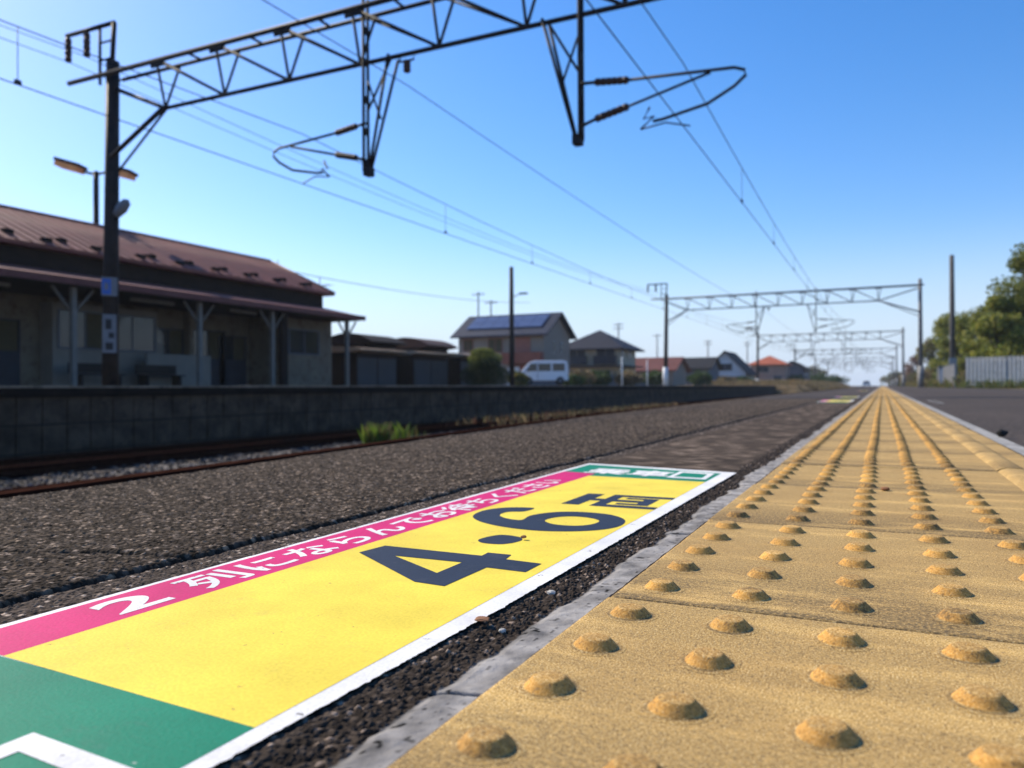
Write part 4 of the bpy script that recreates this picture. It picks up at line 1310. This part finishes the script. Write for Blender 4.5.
def h1_extra(r_, rf, w, d, E, T):
    sl = math.atan2(T - E, d)
    Mx = Matrix.Translation((-.6, -d * .50, E + (T - E) * .50 + .16)) @ Matrix.Rotation(sl, 4, 'X')
    b = MB()
    for i in range(6):
        for j in range(2):
            b.box(-3.4 + i * 1.35 + .02, -3.4 + (i + 1) * 1.35 - .02, -1.35 + j * 1.35 + .02, -1.35 + (j + 1) * 1.35 - .02, 0, .05, Mx)
    b.build('solar_panel', M_solar, rf)
    MB().box(.6, w + .02, -d - .9, -d - .02, 2.4, 3.45).build('balcony', M_brick, r_)
    MB().box(1.0, w - .6, -d - .35, -d - .06, .0, 2.3).build('porch', M_brick, r_)
    MB().box(1.0, 2.2, -d - .42, -d - .36, .1, 2.1).build('door', M_whitew, r_)
house(-37.6, -28.5, 66.8, 73.4, .0, 5.45, 7.35, 'two-storey beige house with blue-black gabled roof and solar panels', M_beige, M_navyroof,
      wins=[('S', -4.0, -2.9, 3.7, 4.9, M_shut, M_curtain), ('S', -1.3, .3, 3.5, 4.9, M_shut, M_curtain), ('S', 1.6, 3.2, 3.5, 4.9, M_shut, M_shut),
            ('S', -3.8, -2.0, .9, 2.1, M_wfr, M_dkwin), ('E', -1.2, -.4, 3.4, 4.6, M_wfr, M_dkwin), ('E', .8, 1.5, 3.4, 4.6, M_wfr, M_dkwin), ('E', -1.5, .5, .8, 2.1, M_wfr, M_dkwin)], extra=h1_extra)
def h2_extra(r_, rf, w, d, E, T):
    for s, a in ((1, 0),):
        MB().box(-w - .9, w + .9, -d - 1.3, -d - .02, 2.55, 2.72).build('lower_roof', M_dkroof, r_)
        MB().box(w + .02, w + 1.0, -d, d, 2.55, 2.72).build('lower_roof', M_dkroof, r_)
    MB().box(-w + .3, -.4, -d - .5, -d - .07, 2.9, 3.9).build('balcony', M_dkwin, r_)
    MB().box(.5, w - .1, -d - .5, -d - .07, 2.9, 3.9).build('balcony', M_dkwin, r_)
house(-35.2, -28.2, 88.6, 95.6, .0, 5.25, 7.2, 'cream two-storey house with dark hipped roof, right of the white van', M_creamh, M_dkroof, hip=True, ov=1.0,
      wins=[('S', -2.8, -.6, 3.6, 4.8, M_wfr, M_dkwin), ('S', .7, 3.1, 3.6, 4.8, M_wfr, M_dkwin), ('E', -2.6, -1.4, 3.6, 4.7, M_wfr, M_dkwin), ('E', .4, 1.6, 3.6, 4.7, M_wfr, M_dkwin),
            ('S', -2.6, 2.6, .5, 2.2, M_wfr, M_dkwin), ('E', -2.4, 2.4, .7, 2.1, M_wfr, M_dkwin)], extra=h2_extra)
house(-31.5, -25.5, 104, 112, -.2, 2.6, 4.2, 'low house with red tiled roof behind the second gantry left mast', M_beige, M_redroof, wins=[('S', -2, 2, .9, 2.1, M_wfr, M_dkwin)])
house(-30.5, -23.5, 118, 126, -.2, 3.1, 4.6, 'low dark-roofed house left of the white gabled house', M_greyw, M_blackroof, wins=[('S', -2, 2, .9, 2.1, M_wfr, M_dkwin)])
house(-26.6, -20.0, 130, 140, -.2, 2.6, 5.9, 'white house with steep black gable facing the platforms', M_whitew, M_blackroof, ridge_axis='Y', wins=[('S', -1.2, 1.2, 2.9, 4.1, M_wfr, M_dkwin), ('S', -2.6, -.6, .4, 2.0, M_wfr, M_dkwin), ('S', .8, 2.6, .4, 2.0, M_wfr, M_dkwin)])
house(-21.6, -15.6, 146, 152, -.2, 4.3, 5.7, 'pinkish house with orange hipped roof near the end of the opposite platform', M_pinkw, M_orgroof, hip=True, wins=[('S', -2, .2, 2.8, 3.9, M_wfr, M_dkwin), ('S', 1, 2.4, .8, 2.2, M_wfr, M_dkwin)])
house(-17.8, -13.6, 158, 172, -.2, 3.7, 4.9, 'grey-blue house with dark roof right of the orange-roofed one', M_greyw, M_blackroof, ridge_axis='Y', wins=[('E', -3, -1, 1.6, 2.8, M_wfr, M_dkwin)])

# low walls, hedges and shrubs between the houses and the platform
rr = random.Random(8)
spots = [(-21.5, 46.2, 1.1, 1.6, YELS, 'yellow-green shrub just left of the white van'), (-21.0, 55.0, 1.0, 1.8, GREENS, 'low green shrub just right of the white van'),
         (-22.5, 60.5, 1.5, 2.4, BROWN, 'brownish shrub in front of the cream house, left one'), (-22.8, 66.0, 1.6, 2.6, GREENS, 'dark shrub in front of the cream house, middle one'),
         (-22.4, 73.0, 1.7, 3.2, BROWN, 'brownish shrub in front of the cream house, right one'), (-22.0, 82.0, 1.8, 3.0, GREENS, 'green shrub before the low red-roofed house'),
         (-20.0, 96.0, 2.0, 3.4, GREENS, 'dark shrub before the low black-roofed house'), (-18.5, 104., 1.9, 3.0, BROWN, 'orange-brown shrub left of the white gabled house'),
         (-18.0, 116., 2.0, 3.0, GREENS, 'dark green shrub right of the white gabled house'), (-14.5, 150., 2.6, 4.5, GREENS, 'dark shrub below the grey-blue house'),
         (-12.5, 176., 3.0, 6.0, GREENS, 'dark bush mass past the grey-blue house, nearer one'), (-10.5, 200., 3.2, 7.0, GREENS, 'dark bush mass near the vanishing point')]
for i, (x, y, h, w, c, lb) in enumerate(spots):
    bush(x, y, .1 if y < 97 else -.3, h, w, lb, c, 2200, i, leaf=.09 + y * .0008, group='shrubs behind the opposite platform')
fence_w = empty('garden_wall', (-24.5, 70, 0), label='long low grey garden wall below the cream house', cat='wall')
for i in range(12):
    MB().box(-.06, .06, -18 + i * 3.2, -18 + i * 3.2 + 3.1, 0, 1.35).build('wall_panel', M_greyw, fence_w)

# bank of dry grass past the end of the opposite platform
def bank_z(x, y):
    t = np.clip((-x - 5.6) / 3.5, 0, 1) * np.clip((y - 97.6) / 1.5, 0, 1)
    return -.93 + 1.25 * t * t * (3 - 2 * t) + .12 * (fbm(x, y, 3., 5, 3) - .5)
bx, by = np.meshgrid(np.linspace(-24, -5.2, 50), np.linspace(97.6, 240, 160))
bi = np.arange(bx.size).reshape(bx.shape)
bf_ = np.stack([bi[:-1, :-1], bi[:-1, 1:], bi[1:, 1:], bi[1:, :-1]], -1).reshape(-1, 4)
tag(np_mesh('grass_bank', np.stack([bx, by, bank_z(bx, by) - .0], -1).reshape(-1, 3), bf_, mat('dry_grass_soil', (.19, .135, .07), .95, .35, .5), smooth=True), kind='structure')
p = scatter(-20, -6.6, 98, 200, 0, 26000, 3); p[:, 2] = bank_z(p[:, 0], p[:, 1])
grass('dry_grass', p, .65, BROWN, 4, 'dry brown grass on the bank past the end of the opposite platform', width=.03)

# weeds by the track
rw = np.random.default_rng(5)
p = np.concatenate([np.stack([rw.normal(a, w_, m), rw.normal(b_, w_, m), np.full(m, -.93)], 1) for a, b_, w_, m in ((-8.50, 11.75, .05, 50), (-8.33, 11.85, .06, 120), (-8.02, 11.95, .10, 50), (-8.2, 12.3, .2, 60))])
grass('weed_tuft', p, .42, [(.10, .17, .02), (.15, .20, .03), (.08, .12, .02), (.16, .13, .05)], 6, 'bright green weeds growing in the ballast at the foot of the block wall', width=.014)
p = scatter(-10.9, -8.9, 17.5, 40, -.93, 1800, 15)
grass('dry_weeds', p, .30, BROWN + [(.12, .05, .03)], 16, 'dry reddish weeds scattered in the ballast along the block wall', width=.010)

# ------------------------------------------------------------------ right side
M_fence = mat('white_fence_panel', (.62, .60, .55), .5, .08, 2, dirt=(.45, .43, .37))
fn = empty('panel_fence', (3.7, 43.6, -.05), R(-22), label='pale corrugated panel fence at the foot of the trees', cat='fence')
for i in range(6):
    b = MB(); y0 = 0
    n = 10
    for j in range(n):
        xx = i * 1.8 + 1.74 * j / n
        b.box(xx, xx + .08, -.07, -.04, .12, 1.52); b.box(xx + .08, xx + .174, -.008, .022, .12, 1.52)
    b.build('fence_panel', M_fence, fn)
    MB().box(i * 1.8 - .045, i * 1.8 - .005, -.05, .04, 0, 1.56).build('fence_post', M_galv, fn)
b = MB().box(0, 10.8, -.06, -.035, 1.44, 1.50).box(0, 10.8, -.06, -.035, .3, .36); b.build('fence_rail', M_galv, fn)

fn2 = empty('low_fence', (3.45, 47, -.05), R(90), label='short grey fence running back from the pale panel fence', cat='fence')
for i in range(8):
    MB().box(i * 1.8, i * 1.8 + 1.7, -.02, .02, .15, 1.3).build('fence_panel', M_galv, fn2)
    MB().box(i * 1.8 - .06, i * 1.8 - .02, -.04, .04, 0, 1.4).build('fence_post', M_conc, fn2)

def rb_z(x, y):
    t = np.clip((x - 3.3) / 5, 0, 1) * np.clip((y - 50) / 25, 0, 1)
    return -.06 + 1.4 * t + .2 * (fbm(x, y, 4., 9, 3) - .5) * np.clip((y - 46) / 5, 0, 1)
bx, by = np.meshgrid(np.linspace(2.6, 40, 60), np.linspace(45, 260, 120))
bi = np.arange(bx.size).reshape(bx.shape)
bf_ = np.stack([bi[:-1, :-1], bi[:-1, 1:], bi[1:, 1:], bi[1:, :-1]], -1).reshape(-1, 4)
tag(np_mesh('right_bank', np.stack([bx, by, rb_z(bx, by)], -1).reshape(-1, 3), bf_, mat('bank_soil', (.13, .11, .06), .95, .35, .5), smooth=True), kind='structure')
p = scatter(2.9, 12, 46, 200, 0, 26000, 7); p[:, 2] = rb_z(p[:, 0], p[:, 1])
grass('bank_grass', p, .6, BROWN + YELS, 8, 'mixed green and dry grass on the bank along the right of the platform', width=.03)
p = scatter(3.2, 14, 38, 43.5, -.04, 5000, 9)
p = p[(p[:, 1] < 43.3 - (p[:, 0] - 3.7) * .404) & (p[:, 1] > 41.9 - (p[:, 0] - 3.7) * .404)]
grass('fence_grass', p, .45, YELS + GREENS, 10, 'green and yellow weeds along the foot of the pale panel fence', width=.014)

TG = 'trees and bamboo on the right'
SUNG = [(.15, .17, .022), (.20, .20, .03), (.10, .13, .02)]
SUNY = [(.26, .27, .04), (.33, .30, .06), (.18, .21, .035), (.12, .16, .028)]
tree(9.2, 62, 0, 9.6, 5.4, 'tall dense green tree at the right edge, tallest of the grove', SUNG, 19000, 21, leaf=.15, group=TG, low=.03, clumps=46)
tree(6.9, 60, 0, 6.0, 3.6, 'yellow-green tree just left of the tallest tree', SUNY, 12000, 22, leaf=.13, group=TG, low=.03, clumps=34)
tree(13.2, 66, 0, 9.6, 6.0, 'green tree at the right edge behind the tallest tree', SUNG, 12000, 23, leaf=.16, group=TG, low=.03, clumps=34)
tree(7.6, 72, 0, 6.6, 4.4, 'mid-height yellow-green bamboo clump behind the pale fence', SUNY + SUNG, 12000, 24, 'bamboo_clump', leaf=.15, group=TG, low=.03, clumps=32)
tree(7.2, 85, 0, 7.2, 4.2, 'feathery bamboo clump right of the tall utility pole', SUNY, 10000, 25, 'bamboo_clump', leaf=.15, group=TG, low=.03, clumps=28)
tree(6.7, 101, 0, 8.2, 4.2, 'thin yellowish bamboo clump just behind the tall utility pole', SUNY, 9000, 26, 'bamboo_clump', leaf=.16, group=TG, low=.03, clumps=26)
tree(11.0, 84, 0, 8.0, 6.0, 'dark green tree deep in the grove', SUNG, 12000, 27, leaf=.18, group=TG, low=.03, clumps=34)
tree(6.6, 128, .6, 6.2, 5.0, 'small brownish tree between the gantry mast and the utility pole', BROWN + SUNY, 6000, 28, leaf=.16, group=TG, low=.05)
tree(5.4, 150, .6, 4.4, 4.6, 'reddish bare-twigged tree far up the right bank', [(.24, .15, .12), (.20, .13, .09)], 4000, 29, leaf=.14, group=TG, low=.1)
for i, (x, y, h, w) in enumerate([(4.6, 70, 1.5, 2.2), (5.2, 80, 1.9, 2.8), (4.8, 100, 2.0, 3.2), (5.0, 130, 2.4, 4.), (4.5, 175, 3., 5.)]):
    bush(x, y, 0, h, w, ['low olive shrub at the foot of the tall utility pole', 'olive shrub on the bank behind the tall utility pole', 'brownish shrub on the right bank, mid-way along it',
                         'brownish shrub on the right bank past the third gantry', 'large pale shrub at the far end of the right bank'][i], [YELS, GREENS + YELS, BROWN, BROWN + GREENS, BROWN][i], 2500, 40 + i, leaf=.12, group='shrubs on the right bank')
b = empty('relay_cabinet', (3.5, 56, -.05), label='pale grey relay cabinet left of the tall utility pole', cat='cabinet')
MB().box(-.3, .3, -.3, .3, .0, 1.3).build('housing', M_galv, b); MB().box(-.34, .34, -.34, .34, 1.3, 1.36).build('lid', M_conc, b); MB().box(-.26, .26, -.32, -.301, .1, 1.2).build('door', M_white, b)

# far: white car on the crossing, tree belt on the horizon
def far_car(x, y):
    r_ = empty('distant_car', (x, y, -.1), label='white car far away on the crossing at the vanishing point', cat='car')
    b = MB().prism([(-.85, .3), (-.87, .85), (-.62, 1.42), (.62, 1.42), (.87, .85), (.85, .3)], -2, 2, 'Y'); b.build('body', M_white, r_)
    MB().prism([(-.72, .9), (-.56, 1.34), (.56, 1.34), (.72, .9)], -2.02, -2.003, 'Y').build('windscreen', M_glass, r_)
    for s in (-.7, .7): MB().lathe((s, -1.2, .3), [(.28, -.1), (.3, -.08), (.3, .08), (.28, .1)], 12, axis='X').build('wheel', M_dark, r_)
far_car(-3.6, 215)
rng = np.random.default_rng(77)
for i in range(14):
    x = -95 + i * 9 + rng.uniform(-2, 2)
    if -14 < x < 1: continue
    y = 300 + rng.uniform(-20, 30)
    tree(x, y, 0, rng.uniform(4.5, 7.5), rng.uniform(8, 11), 'hazy tree in the belt on the horizon', GREENS + BROWN, 1800, 100 + i, leaf=.45, group='belt of trees on the horizon', low=.05)
for i in range(6):
    tree(14 + i * 9, 150 + rng.uniform(-20, 20), 0, rng.uniform(6, 9), 9, 'tree of the wood behind the right-hand grove', GREENS + YELS, 3000, 140 + i, leaf=.3, group='wood behind the grove', low=.05)

# the air: a thin haze in which the far masts fade
hz = bpy.data.materials.new('haze_air'); hz.use_nodes = True
ht = hz.node_tree; ht.nodes.clear()
pv = ht.nodes.new('ShaderNodeVolumePrincipled'); ho = ht.nodes.new('ShaderNodeOutputMaterial')
pv.inputs['Color'].default_value = (.86, .92, 1, 1); pv.inputs['Density'].default_value = .00028; pv.inputs['Anisotropy'].default_value = .2
ht.links.new(pv.outputs[0], ho.inputs['Volume'])
tag(MB().box(-2600, 2600, -100, 2600, -4, 30).build('haze', hz), 'thin pale haze over the far tracks', 'haze', kind='stuff')
